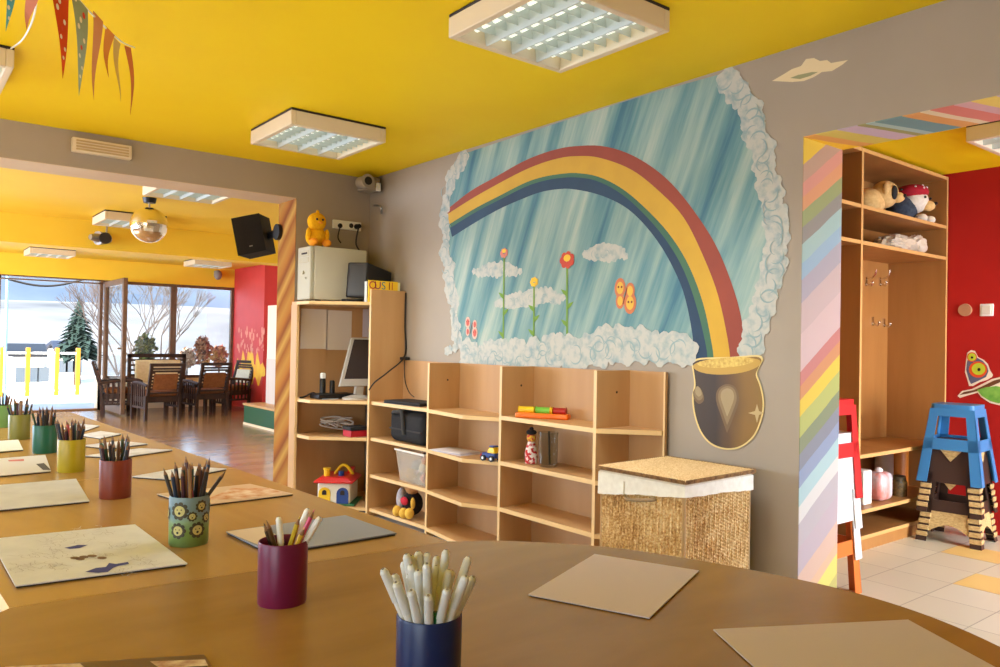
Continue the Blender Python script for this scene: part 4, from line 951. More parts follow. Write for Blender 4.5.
# ------------------------------------------------------------------ wicker laundry basket
def basket():
    ang = math.radians(2); cx, cy = 2.572, 2.056; M = Matrix.Translation((cx, cy, 0)) @ Matrix.Rotation(ang, 4, 'Z')
    t = thing('wicker_basket', 'woven wicker laundry basket with white cloth liner beside the shelves', 'basket', (cx, cy, 0), ang)
    hw, hd, H = .218, .203, .66
    m = pm('wicker', (196,154,96), .7, spec=.2); N, L, b = nodes(m)
    f = noise(m, coords(m, scale=(1,1,1)), 110, 2); f2 = noise(m, coords(m), 7, 3)
    ad = N.new('ShaderNodeMath'); ad.operation = 'MULTIPLY_ADD'; ad.inputs[1].default_value = .5; L.new(f2, ad.inputs[0]); L.new(f, ad.inputs[2])
    L.new(ramp(m, ad.outputs[0], [(.50,(150,108,62)),(.64,(190,146,90)),(.78,(214,176,118)),(.92,(232,204,152))]), b.inputs['Base Color'])
    def weave_side(mb, o0, du, nrm, length, z0, z1, cw=.0155, ch=.0135):
        nc = max(3, int(length/cw)); su = 4; nr = int((z1-z0)/ch)*4; V = []; F = []
        W_ = nc*su
        for j in range(nr+1):
            z = z0+(z1-z0)*j/nr
            for i in range(W_+1):
                u = i/W_; k = i/su; col = int(k)
                a_ = abs(sin(pi*k)); bq = abs(sin(pi*(z/ch+(.5 if col % 2 else 0)+.35*(k-col))))
                d = .0085*a_**.7*(.35+.65*bq**.8)+.0015*sin(91*k+33*z)
                p = o0+du*(length*u)+nrm*d; V.append((p.x, p.y, z))
        for j in range(nr):
            for i in range(W_): q = j*(W_+1)+i; F.append((q, q+1, q+W_+2, q+W_+1))
        mb.add(V, F)
    mb = MB()
    for o0, du, nrm, l in ((Vector((-hw,-hd,0)), Vector((1,0,0)), Vector((0,-1,0)), 2*hw), (Vector((hw,-hd,0)), Vector((0,1,0)), Vector((1,0,0)), 2*hd),
                           (Vector((hw,hd,0)), Vector((-1,0,0)), Vector((0,1,0)), 2*hw), (Vector((-hw,hd,0)), Vector((0,-1,0)), Vector((-1,0,0)), 2*hd)):
        weave_side(mb, o0, du, nrm, l, .01, H)
    mb.box(-hw+.002, hw-.002, -hd+.002, hd-.002, .004, .01)
    mb.build('body', m, t)
    for sx in (-1, 1):
        for sy in (-1, 1): MB().cyl((sx*hw, sy*hd, 0), (sx*hw, sy*hd, H), .008, None, 10).build('corner_pole', pm('wicker_pole', (184,146,94), .6), t)
    # cloth liner band hanging over the rim
    mb = MB(); n = 26; rings = []
    per = [(-hw,-hd),(hw,-hd),(hw,hd),(-hw,hd)]
    pts = []
    for k in range(4):
        a_, b_ = Vector(per[k]), Vector(per[(k+1) % 4])
        for i in range(n): pts.append(a_.lerp(b_, i/n))
    def ring(off, zf): return [(p.x+off*(1 if p.x > 0 else -1)*(abs(p.x) > hw-.001)+off*.0, p.y+off*(1 if p.y > 0 else -1)*(abs(p.y) > hd-.001), zf(i)) for i, p in enumerate(pts)]
    def LB(i):
        u, v = (pts[i].x/hw+1)/2, (pts[i].y/hd+1)/2
        return .022*(1-u)*(1-v)+.040*u*(1-v)+.060*u*v+.072*(1-u)*v+.002*sin(i*.33)+.001*sin(i*1.3)
    R = [ring(.004, lambda i: H+.024), ring(.013, lambda i: H+.018), ring(.0135, lambda i: H-LB(i)*.5), ring(.014, lambda i: H-LB(i)), ring(.010, lambda i: H-LB(i)+.002)]
    V = [p for r in R for p in r]; q = len(pts)
    mb.add(V, [(j*q+i, j*q+q+i, j*q+q+(i+1) % q, j*q+(i+1) % q) for j in range(len(R)-1) for i in range(q)])
    ln = mb.build('liner', noisy('liner_cloth', (240,232,214), (228,218,198), 40, rough=.9, spec=.1), t)
    MB().tube([(-hw-.016, hd*.38, H-.005-.052*k/6) for k in range(7)], .0035, 6).build('liner_tie', pm('liner_tape', (226,214,190), .9), ln)
    mb = MB().tube(cm([(-hw-.004,.075,H-.068),(-hw-.012,.06,H-.073),(-hw-.014,0,H-.066),(-hw-.012,-.06,H-.056),(-hw-.004,-.075,H-.05)], 5), .007, 8).build('handle', pm('handle_strap', (150,124,88), .8), t)
    # lid: woven slab, rows of cord
    mb = MB(); lw, ld, z0 = hw+.018, hd+.018, H+.026; nx, ny = 120, 120; V = []; F = []
    for j in range(ny+1):
        for i in range(nx+1):
            x, y = -lw+2*lw*i/nx, -ld+2*ld*j/ny; k = j/4; d = .0045*abs(sin(pi*k))**.7*(.35+.65*abs(sin(pi*(x/.014+.5*(int(k) % 2)))))
            e = min(1, min(i, nx-i, j, ny-j)/2.); V.append((x, y, z0+.014+d*e))
    for j in range(ny):
        for i in range(nx): q_ = j*(nx+1)+i; F.append((q_, q_+1, q_+nx+2, q_+nx+1))
    mb.add(V, F); mb.box(-lw, lw, -ld, ld, z0, z0+.0138)
    ld_ = mb.build('lid', noisy('wicker_lid', (240,212,160), (202,162,106), 90, (1,2,1), rough=.7, spec=.2), t)
    mb = MB()
    for s_ in (-1, 1):
        for k in range(60):
            u = -1+2*k/60
            mb.bar((lw*u, s_*ld, z0+.002), (lw*(u+1/40), s_*(ld+.004), z0+.016), .006, .006); mb.bar((s_*lw, ld*u, z0+.002), (s_*(lw+.004), ld*(u+1/40), z0+.016), .006, .006)
    mb.build('braided_edge', noisy('wicker_dark', (170,126,74), (96,62,36), 60, rough=.7), ld_)
basket()

# ------------------------------------------------------------------ tables
TZ = .75; TT = .024
def edge_x(y): return 1.012-.0365*(y-1.446)
def left_x(y): return .175-.0365*(y-1.501)
def leg_set(t, pts):
    for x, y in pts:
        MB().cyl((x, y, 0), (x, y, TZ-TT), .022, None, 14).build('leg', PLINTH, t, True)
ys = [(1.501, 1.446), (2.722, 2.680), (3.965, 3.935), (5.17, 5.15)]
labs = ['light wood rectangular table next to the round table, big drawing on it', 'second light wood table in the row, yellow and orange cups near its ends', 'last light wood table in the row, nearest the wide opening']
for k in range(3):
    (a, b), (c, d) = ys[k], ys[k+1]; g = .0015
    t = thing('activity_table', labs[k], 'table', ((left_x(a)+edge_x(b))/2, (a+d)/2, 0), group='light wood activity tables pushed together')
    pts = [(left_x(a), a+g, TZ-TT), (edge_x(b), b+g, TZ-TT), (edge_x(d), d-g, TZ-TT), (left_x(c), c-g, TZ-TT)]
    MB().prism(pts, (0,0,TT), m2=1).build('table_top', [TABLE, pm('table_edge', (216,170,104), .4)], t, True, bevel=.002)
    leg_set(t, [(left_x(a)+.06, a+.06), (edge_x(b)-.06, b+.06), (edge_x(d)-.06, d-.06), (left_x(c)+.06, c-.06)])
    MB().box(left_x(c)+.06, edge_x(d)-.06, (a+b)/2+.07, (a+b)/2+.09, TZ-TT-.06, TZ-TT).build('apron', PLINTH, t, True)
t = thing('round_table', 'round ended light wood table with the blue marker cup', 'table', (.63, .78, 0))
arc = [(1.012,1.444),(1.109,1.383),(1.207,1.288),(1.288,1.179),(1.356,1.016),(1.402,.85),(1.418,.72),(1.405,.60),(1.36,.48),(1.27,.34),(1.14,.2),(.98,.1),(.80,.04),(.62,.02),(.44,.04),(.27,.11),(.11,.22),(-.02,.36),(-.11,.52),(-.15,.72),(-.13,.92),(-.08,1.1),(0,1.27),(.08,1.40),(.175,1.499)]
P = cm([(x, y-(.002 if y > 1.43 else 0), TZ-TT+.001) for x, y in arc], 5)
MB().prism([tuple(p) for p in P][::-1], (0,0,TT), m2=1).build('table_top', [TABLE2, pm('table_edge', (216,170,104), .4)], t, True, bevel=.0025)
leg_set(t, [(.2,1.3), (1.05,1.22), (1.2,.5), (.1,.5), (.62,.2)])

# ------------------------------------------------------------------ papers on the tables
def board(name, label, pxs, cat='paper', mat=PAPERW, th=.006, under=True, thick_m=None, z=TZ):
    pts = [at_z(x, y, z+th) for x, y in pxs]
    c = sum(pts, Vector())/len(pts)
    t = thing(name, label, cat, (c.x, c.y, z))
    o_ = [Vector((p.x, p.y, z+th*.6)) for p in pts]
    # tidy the outline into a parallelogram seen from above
    if len(o_) == 4:
        e = (o_[0]+o_[2]-o_[1]-o_[3])/4; o_ = [o_[0]-e, o_[1]+e, o_[2]-e, o_[3]+e]
    area = sum(o_[i].x*o_[(i+1) % len(o_)].y-o_[(i+1) % len(o_)].x*o_[i].y for i in range(len(o_)))
    if area < 0: o_ = o_[::-1]
    sh = [c.lerp(p, .985) for p in o_]
    MB().prism([(p.x, p.y, z+.0003) for p in sh], (0,0,th*.6)).build('backing', thick_m or DARK, t, True)
    MB().prism([(p.x, p.y, z+th*.6) for p in o_], (0,0,th*.4)).build('sheet', mat, t, True)
    return t, o_
def ink_strip(mb, pts, w, z):
    P = [Vector((p[0], p[1], z)) for p in pts]; A, B = [], []
    for i, p in enumerate(P):
        d = (P[min(i+1, len(P)-1)]-P[max(i-1, 0)]).normalized(); n = Vector((-d.y, d.x, 0)); A.append(p+n*w/2); B.append(p-n*w/2)
    mb.strip(A, B)
INK = pm('ink_grey', (168,166,168), .8); INKB = pm('ink_blue', (58,62,130), .8); INKBR = pm('ink_brown', (120,96,70), .8)
t, o_ = board('drawing_sheet', 'large white sheet with a half coloured blue line drawing', [(8,587),(-4,538),(130,525),(193,562)], 'drawing', mat=noisy('drawing_paper', (214,216,220), (204,206,210), 20, rough=.8))
def dpx(x, y): p = at_z(x, y, TZ+.0065); return (p.x, p.y)
mb = MB(); rr = random.Random(21); zz = TZ+.0066
for (cx, cy, w, h, n) in ((65,540,40,8,26), (45,553,44,10,26), (25,566,24,7,16), (55,566,30,7,18), (120,546,24,7,16), (142,561,26,8,18), (100,555,30,6,18), (88,531,40,5,12), (130,572,30,4,10)):
    for k in range(n):
        x0, y0 = cx+w*(rr.random()-.5), cy+h*(rr.random()-.5); pts = [(*dpx(x0, y0), 0)]
        a0 = rr.random()*6
        for i in range(rr.randrange(3, 7)):
            a0 += rr.uniform(-1.1, 1.1); x0 += 3.2*cos(a0); y0 += .9*sin(a0); pts.append((*dpx(x0, y0), 0))
        ink_strip(mb, [tuple(p)[:2] for p in cm(pts, 3)], .0009, zz+k*1e-6)
mb.build('line_drawing', INK, t, True, smooth=False)
mb = MB()
mb.face([(*dpx(x, y), zz+.0002) for x, y in ((85,572),(96,568),(106,567),(109,563),(116,564),(128,562),(129,564),(118,566),(113,568),(108,572),(98,573))])
mb.face([(*dpx(x, y), zz+.0002) for x, y in ((64,548),(78,545),(88,545),(80,548),(70,549))])
mb.build('blue_colouring', INKB, t, True, smooth=False)
mb = MB()
for (x, y) in ((75,558),(84,557),(92,556),(102,558),(80,559)): mb.face([(*dpx(x+5*cos(s), y+1.4*sin(s)), zz+.0001) for s in [2*pi*i/10 for i in range(10)]])
mb.build('brown_colouring', INKBR, t, True, smooth=False)
board('paper_board', 'blank beige card lying on the round table in front of the basket', [(526,595.5),(596,553),(698,571.5),(651,616)], mat=pm('card_beige', (192,178,172), .75), th=.005)
board('paper_board', 'blank beige card running off the round table edge beside the cloakroom floor', [(714,628),(908,620.5),(1040,690),(800,710)], mat=pm('card_beige', (192,178,172), .75), th=.005)
t, o_ = board('drawing_pad', 'grey drawing pad behind the purple cup', [(225,532),(346,514.5),(396,533.5),(272,552)], mat=pm('pad_grey', (138,144,158), .7), th=.007)
mb = MB().face([(*dpx(x, y), TZ+.0073) for x, y in ((226,532),(262,527),(296,546),(270,550))]); mb.build('pale_page', pm('pad_page', (216,198,176), .7), t, True)
t, o_ = board('magazine', 'glossy picture magazine lying between the printed cup and the grey pad', [(150,494),(256,483.5),(287,494),(205,505)], 'magazine', mat=pm('mag_gloss', (214,190,160), .2), th=.006)
mb = MB().face([(*dpx(x, y), TZ+.0066) for x, y in ((205,500),(232,488),(270,488),(283,493),(240,499))]); mb.build('printed_picture', noisy('mag_picture', (190,120,60), (232,214,190), 25, rough=.25), t, True)
t, o_ = board('magazine', 'dark printed leaflet at the lower picture edge on the round table', [(-5,664.5),(206,657.5),(213,668),(-5,690)], 'magazine', mat=pm('leaflet_brown', (92,64,44), .3), th=.004, thick_m=PAPERW)
MB().face([(*dpx(x, y), TZ+.0046) for x, y in ((150,660),(205,658),(208,664),(160,667))]).build('printed_picture', noisy('leaflet_picture', (226,214,200), (150,90,60), 40, rough=.3), t, True)
mb = MB().face([(*dpx(x, y), TZ+.0046) for x, y in ((5,665),(80,662),(86,667),(5,669))]); mb.build('printed_picture', noisy('leaflet_picture', (226,214,200), (150,90,60), 40, rough=.3), t, True)
L_ = [('white sheet on the table beside the orange cup, facing the doorway side', [(128,479.5),(192,463.5),(225,471.5),(175,476)]),
      ('white sheet at the table edge, second along behind the orange cup', [(84,457.5),(140,446.5),(173.5,451.5),(118,455.5)]),
      ('white sheet at the table edge, third along behind the orange cup', [(82,446.8),(122,439.5),(148.5,445),(108,446.8)]),
      ('white sheet at the table edge, fourth along by the yellow cup pencils', [(80,436),(100,430),(122,434.8),(100,437)]),
      ('white sheet at the far end of the table row by the opening', [(62,429.5),(78,423),(100,426.3),(84,430)]),
      ]
for lab, pxs in L_: board('paper_sheet', lab, pxs, th=.006, mat=noisy('sheet_print', (222,222,222), (186,184,180), 12, rough=.6))
t, o_ = board('drawing_sheet', 'grey-white coloured-in sheet beside the orange cup on the window side', [(-22,513),(-8,484.5),(71,480),(95,499)], 'drawing', mat=noisy('sheet_faint', (206,208,208), (186,188,188), 9, rough=.7))
t, o_ = board('drawing_sheet', 'white sheet with a small red and dark sketch beside the yellow cup', [(-20,477),(-6,459),(40,455),(57,470.5)], 'drawing', mat=pm('paper_warm', (206,204,198), .7))
mb = MB().face([(*dpx(x, y), TZ+.0066) for x, y in ((8,460),(24,459),(24,461),(9,461.5))]); mb.build('red_sketch', pm('sketch_red', (196,110,96), .8), t, True)
mb = MB().face([(*dpx(x, y), TZ+.0066) for x, y in ((36,464),(44,463),(51,470),(43,470))]); mb.build('dark_sketch', pm('sketch_dark', (70,66,60), .8), t, True)
board('paper_sheet', 'pale sheet at the picture edge under the olive cup', [(-20,453),(-8,441.5),(12,440),(30,449)], mat=pm('paper_greyg', (214,216,200), .7))

# ------------------------------------------------------------------ cups and pencils
CR, CH = .0415, .106
def cup(name, label, x, y, mat, mats2=None, r=CR, h=CH):
    t = thing(name, label, 'cup', (x, y, TZ))
    w = .003
    MB().lathe([(0,0),(r*.96,0),(r*.985,.004),(r,h-.002),(r-.001,h),(r-w+.001,h),(r-w,h-.002),(r*.96-w,.005),(0,.005)], (x, y, TZ), 48).build('body', mat, t, True)
    return t
def cuppx(px, py, h=0): p = at_z(px, py, TZ+h); return p.x, p.y
PW = pm('pencil_wood', (132,94,62), .7)
def pencil(cx, cy, a_in, a_out, lean, L, col, label, group, r=.0042, kind='pencil', parts=True, r_in=None):
    """stands on the cup floor, leans on the rim"""
    ri = (CR*.55 if r_in is None else r_in); p0 = Vector((cx+ri*cos(a_in), cy+ri*sin(a_in), TZ+.006+r))
    ro = lean; p1 = Vector((cx+ro*cos(a_out), cy+ro*sin(a_out), TZ+CH))
    d = (p1-p0).normalized(); tip = p0+d*L
    m = pm('lacquer_%d_%d_%d' % col, col, .35)
    if kind == 'pencil':
        t = thing('pencil', label, 'pencil', p0, group=group) if parts else None
        body = MB().cyl(p0, p0+d*(L-.015), r, None, 6); 
        if parts:
            body.build('barrel', m, t, True, ang=20); MB().cyl(p0+d*(L-.015), p0+d*(L-.005), r, r*.3, 6).build('wood_cone', PW, t, True)
            MB().cyl(p0+d*(L-.005), tip, r*.3, r*.05, 6).build('lead', m, t, True)
        else:
            body.cyl(p0+d*(L-.015), p0+d*(L-.005), r, r*.3, 6, 1); body.cyl(p0+d*(L-.005), tip, r*.3, r*.05, 6, 0)
            tag(body.build('pencil', [m, PW]), label, 'pencil', group)
    else:
        t = thing('marker', label, 'marker', p0, group=group)
        MB().cyl(p0, p0+d*(L-.045), r, None, 14).build('barrel', pm('marker_white', (224,222,212), .35), t, True)
        MB().cyl(p0+d*(L-.045), p0+d*(L-.004), r*1.18, r*1.12, 14).cyl(p0+d*(L-.004), tip, r*1.12, r*.7, 14).build('cap', m, t, True)
        MB().cyl(tip, tip+d*.001, r*.35, None, 8).build('cap_vent', pm('vent_grey', (120,116,108), .6), t, True)
def cuprow(n, cx, cy, cols, label, group, seed, Lr=(.15,.18), parts=True, spread=1.0):
    rr = random.Random(seed)
    for k in range(n):
        a = 2*pi*(k+rr.uniform(-.3,.3))/n; lean = CR*(.45+.45*((k*7) % 5)/4)*spread
        pencil(cx, cy, a+rr.uniform(-.5,.5)+(.0), a, lean, rr.uniform(*Lr), cols[k % len(cols)], label(cols[k % len(cols)]) if callable(label) else label, group, parts=parts, r_in=CR*(.15+.3*rr.random()))
# blue cup of white markers
bx, by = cuppx(429.5, 613, CH)
cup('marker_cup', 'dark blue plastic cup of white markers on the round table', bx, by, pm('cup_blue', (14,32,80), .35))
rr = random.Random(2)
for k in range(26):
    # leaning mostly outward
    a = 2*pi*k/15.3; ring_ = k < 15
    lean = CR*(.82 if ring_ else .38); 
    pencil(bx, by, a+pi+.3*rr.uniform(-1,1), a, lean, rr.uniform(.146,.172), (212,212,206), 'white capped felt-tip marker standing in the dark blue cup', 'white markers in the blue cup', r=.0049, kind='marker', r_in=CR*(.22 if ring_ else .12))
pencil(bx, by, .5, 1.5, CR*.3, .135, (190,50,60), 'red felt-tip marker amid the white ones in the dark blue cup', None, r=.0046, kind='marker', r_in=.01)
pencil(bx, by, 4.9, 4.4, CR*.7, .108, (30,110,60), 'short green marker low in the dark blue cup', None, r=.0046, kind='marker', r_in=.02)
# purple cup
ux, uy = cuppx(282, 602)
cup('pencil_cup', 'purple plastic cup on the table seam holding pens and pencils', ux, uy, pm('cup_purple', (108,16,58), .35))
A0 = math.atan2(_R0.y, _R0.x)       # towards the picture's right
for (da, lean, L, col, kd, lab) in ((pi-.2,.62,.133,(60,40,26),'pencil','dark brown pencil leaning in the purple cup, outermost of three'), (pi+.1,.42,.137,(84,58,24),'pencil','brown pencil beside the white marker in the purple cup'), (pi-.9,.3,.135,(232,230,220),'marker','white marker standing beside the brown pencils in the purple cup'),
      (.2,.35,.142,(196,170,40),'pencil','olive yellow pencil leaning steeply in the purple cup'), (.55,.55,.155,(234,232,224),'marker','tall white marker behind the pink pencil in the purple cup'), (-.1,.7,.165,(206,70,110),'pencil','tall pink pencil in the purple cup'),
      (-.4,.75,.136,(214,172,40),'pencil','yellow pencil at the front rim of the purple cup'), (0,.95,.155,(236,234,226),'marker','white marker leaning farthest out of the purple cup')):
    pencil(ux, uy, A0+da+pi, A0+da, CR*lean, L, col, lab, None, r=.0042 if kd == 'pencil' else .0048, kind=kd, r_in=CR*.35)
# printed green cup
gx, gy = cuppx(188.5, 543)
gm = pm('cup_printed', (120,150,120), .4); N, L, b = nodes(gm)
tc = N.new('ShaderNodeTexCoord'); sx = N.new('ShaderNodeSeparateXYZ'); L.new(tc.outputs['Object'], sx.inputs[0])
mr = N.new('ShaderNodeMapRange'); mr.inputs['From Min'].default_value = 0; mr.inputs['From Max'].default_value = CH; L.new(sx.outputs['Z'], mr.inputs['Value'])
nz = noise(gm, coords(gm), 40, 2); ad = N.new('ShaderNodeMath'); ad.operation = 'MULTIPLY_ADD'; ad.inputs[1].default_value = .25; L.new(nz, ad.inputs[0]); L.new(mr.outputs['Result'], ad.inputs[2])
L.new(ramp(gm, ad.outputs[0], [(.12,(96,116,60)),(.45,(120,150,70)),(.62,(132,160,120)),(.75,(120,150,156)),(1,(116,140,146))]), b.inputs['Base Color'])
tcp = cup('pencil_cup', 'green and blue printed pencil cup with little round animals on it', gx, gy, gm)
def on_cup(cx, cy, a, z, e=.0006): return Vector((cx+(CR+e)*cos(a), cy+(CR+e)*sin(a), TZ+z))
AF = math.atan2(-gy, -gx)
mb = MB(); mo = []
def cdisc(mb, a, z, r, m, e): mb.face([on_cup(gx, gy, a+r*cos(s)/CR, z+r*sin(s), e+.0006*(1+0)) for s in [2*pi*i/14 for i in range(14)]], m)
for a, z, r in ((-.48,.078,.0145), (.62,.086,.010), (-.55,.036,.013), (.42,.036,.013), (.15,.066,.008), (.95,.06,.009), (1.6,.08,.012), (-1.5,.07,.012), (2.4,.04,.012), (3.2,.08,.012)):
    for i in range(9): s = 2*pi*i/9; cdisc(mb, AF+a+r*cos(s)/CR, z+r*sin(s), r*.36, 0, .0004)
    cdisc(mb, AF+a, z, r*.98, 0, .0005); cdisc(mb, AF+a, z, r*.8, 1, .0008)
    for s in (-.3, .3): cdisc(mb, AF+a+s*r/CR, z+r*.2, r*.1, 2, .0012)
    cdisc(mb, AF+a, z-r*.3, r*.2, 2, .0012)
mb.build('printed_animals', [pm('print_brown', (70,66,48), .5), pm('print_yellow', (200,190,120), .5), pm('print_dark', (40,40,36), .5)], tcp, True, smooth=False)
DK = [(52,44,40),(110,74,46),(38,52,74),(44,70,46),(70,40,50),(150,110,70),(30,30,34)]
NMS = {(52,44,40):'dark grey',(110,74,46):'brown',(38,52,74):'navy',(44,70,46):'dark green',(70,40,50):'maroon',(150,110,70):'tan',(30,30,34):'black'}
def lab_for(cupname):
    return lambda c: '%s pencil standing in the %s' % (NMS.get(c, 'dark'), cupname)
cuprow(17, gx, gy, DK, lab_for('printed cup'), 'pencils in the printed cup', 31)
pencil(gx, gy, A0+pi, A0+.1, CR*.98, .178, (64,58,56), 'long grey pencil leaning far out of the printed cup', None, r_in=CR*.6)
pencil(gx, gy, A0+.3, A0-1.0, CR*.55, .128, (196,90,140), 'short pink pencil in the printed cup', None)
# the coloured cups along the row
for (px, py, col, nm, cn, sd) in ((115,497,(126,52,30),'orange-brown','orange cup',41), (71,471,(174,154,22),'yellow','yellow cup',42), (44.5,452.5,(26,92,66),'dark green','dark green cup',43), (19,439,(128,124,50),'olive','olive cup',44), (1,427,(110,150,80),'light green','light green cup',45)):
    cx, cy = cuppx(px, py)
    cup('pencil_cup', nm+' plastic cup full of pencils on the table row', cx, cy, pm('cup_'+cn.replace(' ', '_'), col, .4))
    cuprow(17 if sd < 44 else 13, cx, cy, DK[sd % 3:]+DK[:sd % 3], lab_for(cn), 'pencils in the '+cn, sd, parts=sd < 42, Lr=(.14,.172))
    if sd == 41: pencil(cx, cy, A0, A0+pi-.3, CR*.7, .17, (40,110,54), 'bright green pencil in the orange cup', None); pencil(cx, cy, A0+pi, A0-.9, CR*.35, .14, (214,176,120), 'pale wood pencil in the orange cup', None)
    if sd == 42: pencil(cx, cy, A0, A0-1.2, CR*.4, .165, (196,90,96), 'pink-red pencil in the yellow cup', None)

# ------------------------------------------------------------------ cloakroom hall
YC = 2.278; CX = 4.53; CXR = 5.715; DP = .39
t = thing('coat_cupboard', 'tall open beech cloakroom cupboard with coat hooks and a bench', 'cupboard', (4.6, YC+.2, 0))
for x in (3.45, CX, CXR):
    mb = MB().box(x, x+.022, YC, YC+DP, 0, 2.40); mb.box(x, x+.022, YC-.002, YC, 0, 2.40, 1); mb.build('side_panel', [CUPB, CUPB_E], t, True)
MB().box(3.45, CXR+.022, YC+DP, YC+DP+.01, 0, 2.40).build('back_panel', CUPB, t, True)
for x0, x1 in ((3.472, CX), (CX+.022, CXR)):
    for z, nm in ((2.40,'top_board'), (2.063,'shelf_board'), (1.848,'shelf_board'), (.575,'bench_board'), (.245,'shelf_board'), (.09,'base_board')):
        f0 = 0 if nm != 'bench_board' else -.0
        mb = MB().box(x0, x1, YC+f0+.002, YC+DP, z-.022, z); mb.box(x0, x1, YC+f0, YC+f0+.002, z-.022, z, 1); mb.build(nm, [CUPB, CUPB_E], t, True)
    MB().box(x0, x1, YC+.004, YC+.02, 0, .068).build('plinth', CUPB, t, True)
def hook(px, py, two, X=None):
    p = at_y(px, py, YC+DP-.004); h = MB()
    h.box(p.x-.012, p.x+.012, YC+DP-.008, YC+DP, p.z-.035, p.z+.025)
    h.tube(cm([(p.x,YC+DP-.008,p.z-.02),(p.x,YC+DP-.04,p.z-.035),(p.x,YC+DP-.05,p.z-.012)], 5), .006, 8)
    if two: h.tube(cm([(p.x,YC+DP-.008,p.z+.01),(p.x,YC+DP-.06,p.z+.03),(p.x,YC+DP-.075,p.z+.075)], 5), .006, 8)
    h.sph((p.x,YC+DP-.05,p.z-.012), .01, nu=10, nv=6)
    return h.build('coat_hook', CHROME, t, True)
hook(866, 281, 1); hook(880, 281, 1); hook(872.5, 320.5, 0); hook(884, 322, 0)
hook(4.0, 0, 0) if False else None
# things on the cupboard shelves
q = at_y(884, 214, YC+.16); z = 2.063
FUR = noisy('plush_cream', (232,196,130), (214,172,104), 50, rough=.95)
def plush_dog(px, label, cap):
    c = at_y(px, 214, YC+.14); x, y = c.x, YC+.14
    t = thing('plush_dog', label, 'plush toy', (x, y, z))
    if not cap:
        MB().sph((x, y+.05, z+.09), .10, (1.1,1,.95), 18, 10).build('body', FUR, t, True)
        MB().sph((x+.07, y-.02, z+.145), .085, (1,1,1.05), 18, 10).sph((x+.1, y-.09, z+.12), .04, (1,1.1,.85), 12, 8).build('head', FUR, t, True)
        MB().sph((x+.045, y-.095, z+.145), .034, (.8,.5,1.35), 12, 8).build('ear', BLACKM, t, True)
        MB().sph((x+.0, y-.06, z+.17), .03, (.6,.8,1.4), 12, 8).build('ear', FUR, t, True)
        MB().sph((x+.1, y-.135, z+.125), .012, nu=8, nv=6).build('nose', BLACK, t, True)
        MB().sph((x+.085, y-.12, z+.165), .008, nu=8, nv=6).build('eye', BLACK, t, True)
    else:
        MB().sph((x-.02, y+.04, z+.10), .10, (1,1,1), 18, 10).build('body', noisy('plush_slate', (70,80,92), (50,58,70), 50, rough=.95), t, True)
        MB().sph((x+.03, y-.02, z+.155), .088, (1.05,1,.95), 18, 10).build('head', noisy('plush_white', (236,228,210), (220,208,186), 50, rough=.95), t, True)
        MB().sph((x+.02, y-.01, z+.215), .098, (1.1,1.05,.55), 18, 10).build('cap', pm('cap_red', (170,22,40), .85), t, True)
        d_ = MB()
        for a_, e_ in ((-1.9,.3),(-1.3,.5),(-.7,.25),(-2.5,.45),(-1.6,.8)):
            d_.sph((x+.02+.104*cos(a_)*cos(e_), y-.01+.1*sin(a_)*cos(e_), z+.215+.052*sin(e_)), .008, nu=8, nv=6)
        d_.build('cap_dot', WHITE, t, True)
        MB().sph((x+.075, y-.09, z+.12), .045, (1.1,1,.8), 12, 8).build('muzzle', FUR, t, True)
        MB().sph((x+.1, y-.13, z+.135), .014, (1.2,1,.8), 8, 6).build('nose', BLACK, t, True)
        for s_ in (-.05, .03): MB().sph((x+.05+s_, y-.105, z+.17), .009, nu=8, nv=6).build('eye', BLACK, t, True)
        MB().sph((x+.11, y-.04, z+.14), .03, (.6,.8,1.4), 12, 8).build('ear', noisy('plush_slate', (70,80,92), (50,58,70), 50, rough=.95), t, True)
        for s_ in (0, .12): MB().sph((x+.0+s_, y-.08, z+.03), .035, (.9,1.2,.85), 12, 8).build('paw', noisy('plush_white', (236,228,210), (220,208,186), 50, rough=.95), t, True)
plush_dog(876, 'cream plush dog with black ear on the top cupboard shelf', 0)
plush_dog(909, 'plush dog in a red spotted cap on the top cupboard shelf', 1)
c = at_y(902, 245, YC+.16); z = 1.848
t = thing('plastic_bag', 'crumpled white plastic bag on the second cupboard shelf', 'bag', (c.x, YC+.17, z))
rr = random.Random(9)
MB().sph((c.x-.03, YC+.18, z+.065), .1, (2.1,1.1,.66), 40, 22, f=lambda d: 1+.07*sin(9*d.x+4*d.z)+.05*sin(17*d.y+11*d.x)+.04*sin(23*d.z+13*d.x)).build('bag_body', noisy('bag_white', (222,208,184), (196,180,152), 12, rough=.5), t, True)
MB().sph((c.x+.14, YC+.13, z+.075), .072, (1.1,.9,.95), 28, 16, f=lambda d: 1+.09*sin(10*d.y+6*d.z)+.05*sin(19*d.x)).build('bag_bundle', noisy('bag_white2', (232,220,198), (206,190,164), 16, rough=.45), t, True)
z = .245
def shelfbox(name, label, px0, px1, py0, py1, Y, mat, cat='box', lid=None):
    a, b = at_y(px0, py1, Y), at_y(px1, py0, Y); t = thing(name, label, cat, ((a.x+b.x)/2, Y+.05, z))
    h = b.z-a.z
    MB().box(a.x, b.x, Y, Y+.12, z, z+h).build('body', mat, t, True, bevel=.008)
    MB().box(a.x+.01, b.x-.01, Y-.002, Y, z+h*.3, z+h*.7).build('label_panel', lid or PAPERG, t, True)
shelfbox('carton', 'white carton on the low cupboard shelf beside the red stool', 864, 872.5, 464, 500, YC+.06, pm('carton_white', (234,228,214), .6))
c = at_z(883, 500, z)
t = thing('wrapped_pack', 'pink and white wrapped pack on the low cupboard shelf', 'package', (c.x, YC+.12, z))
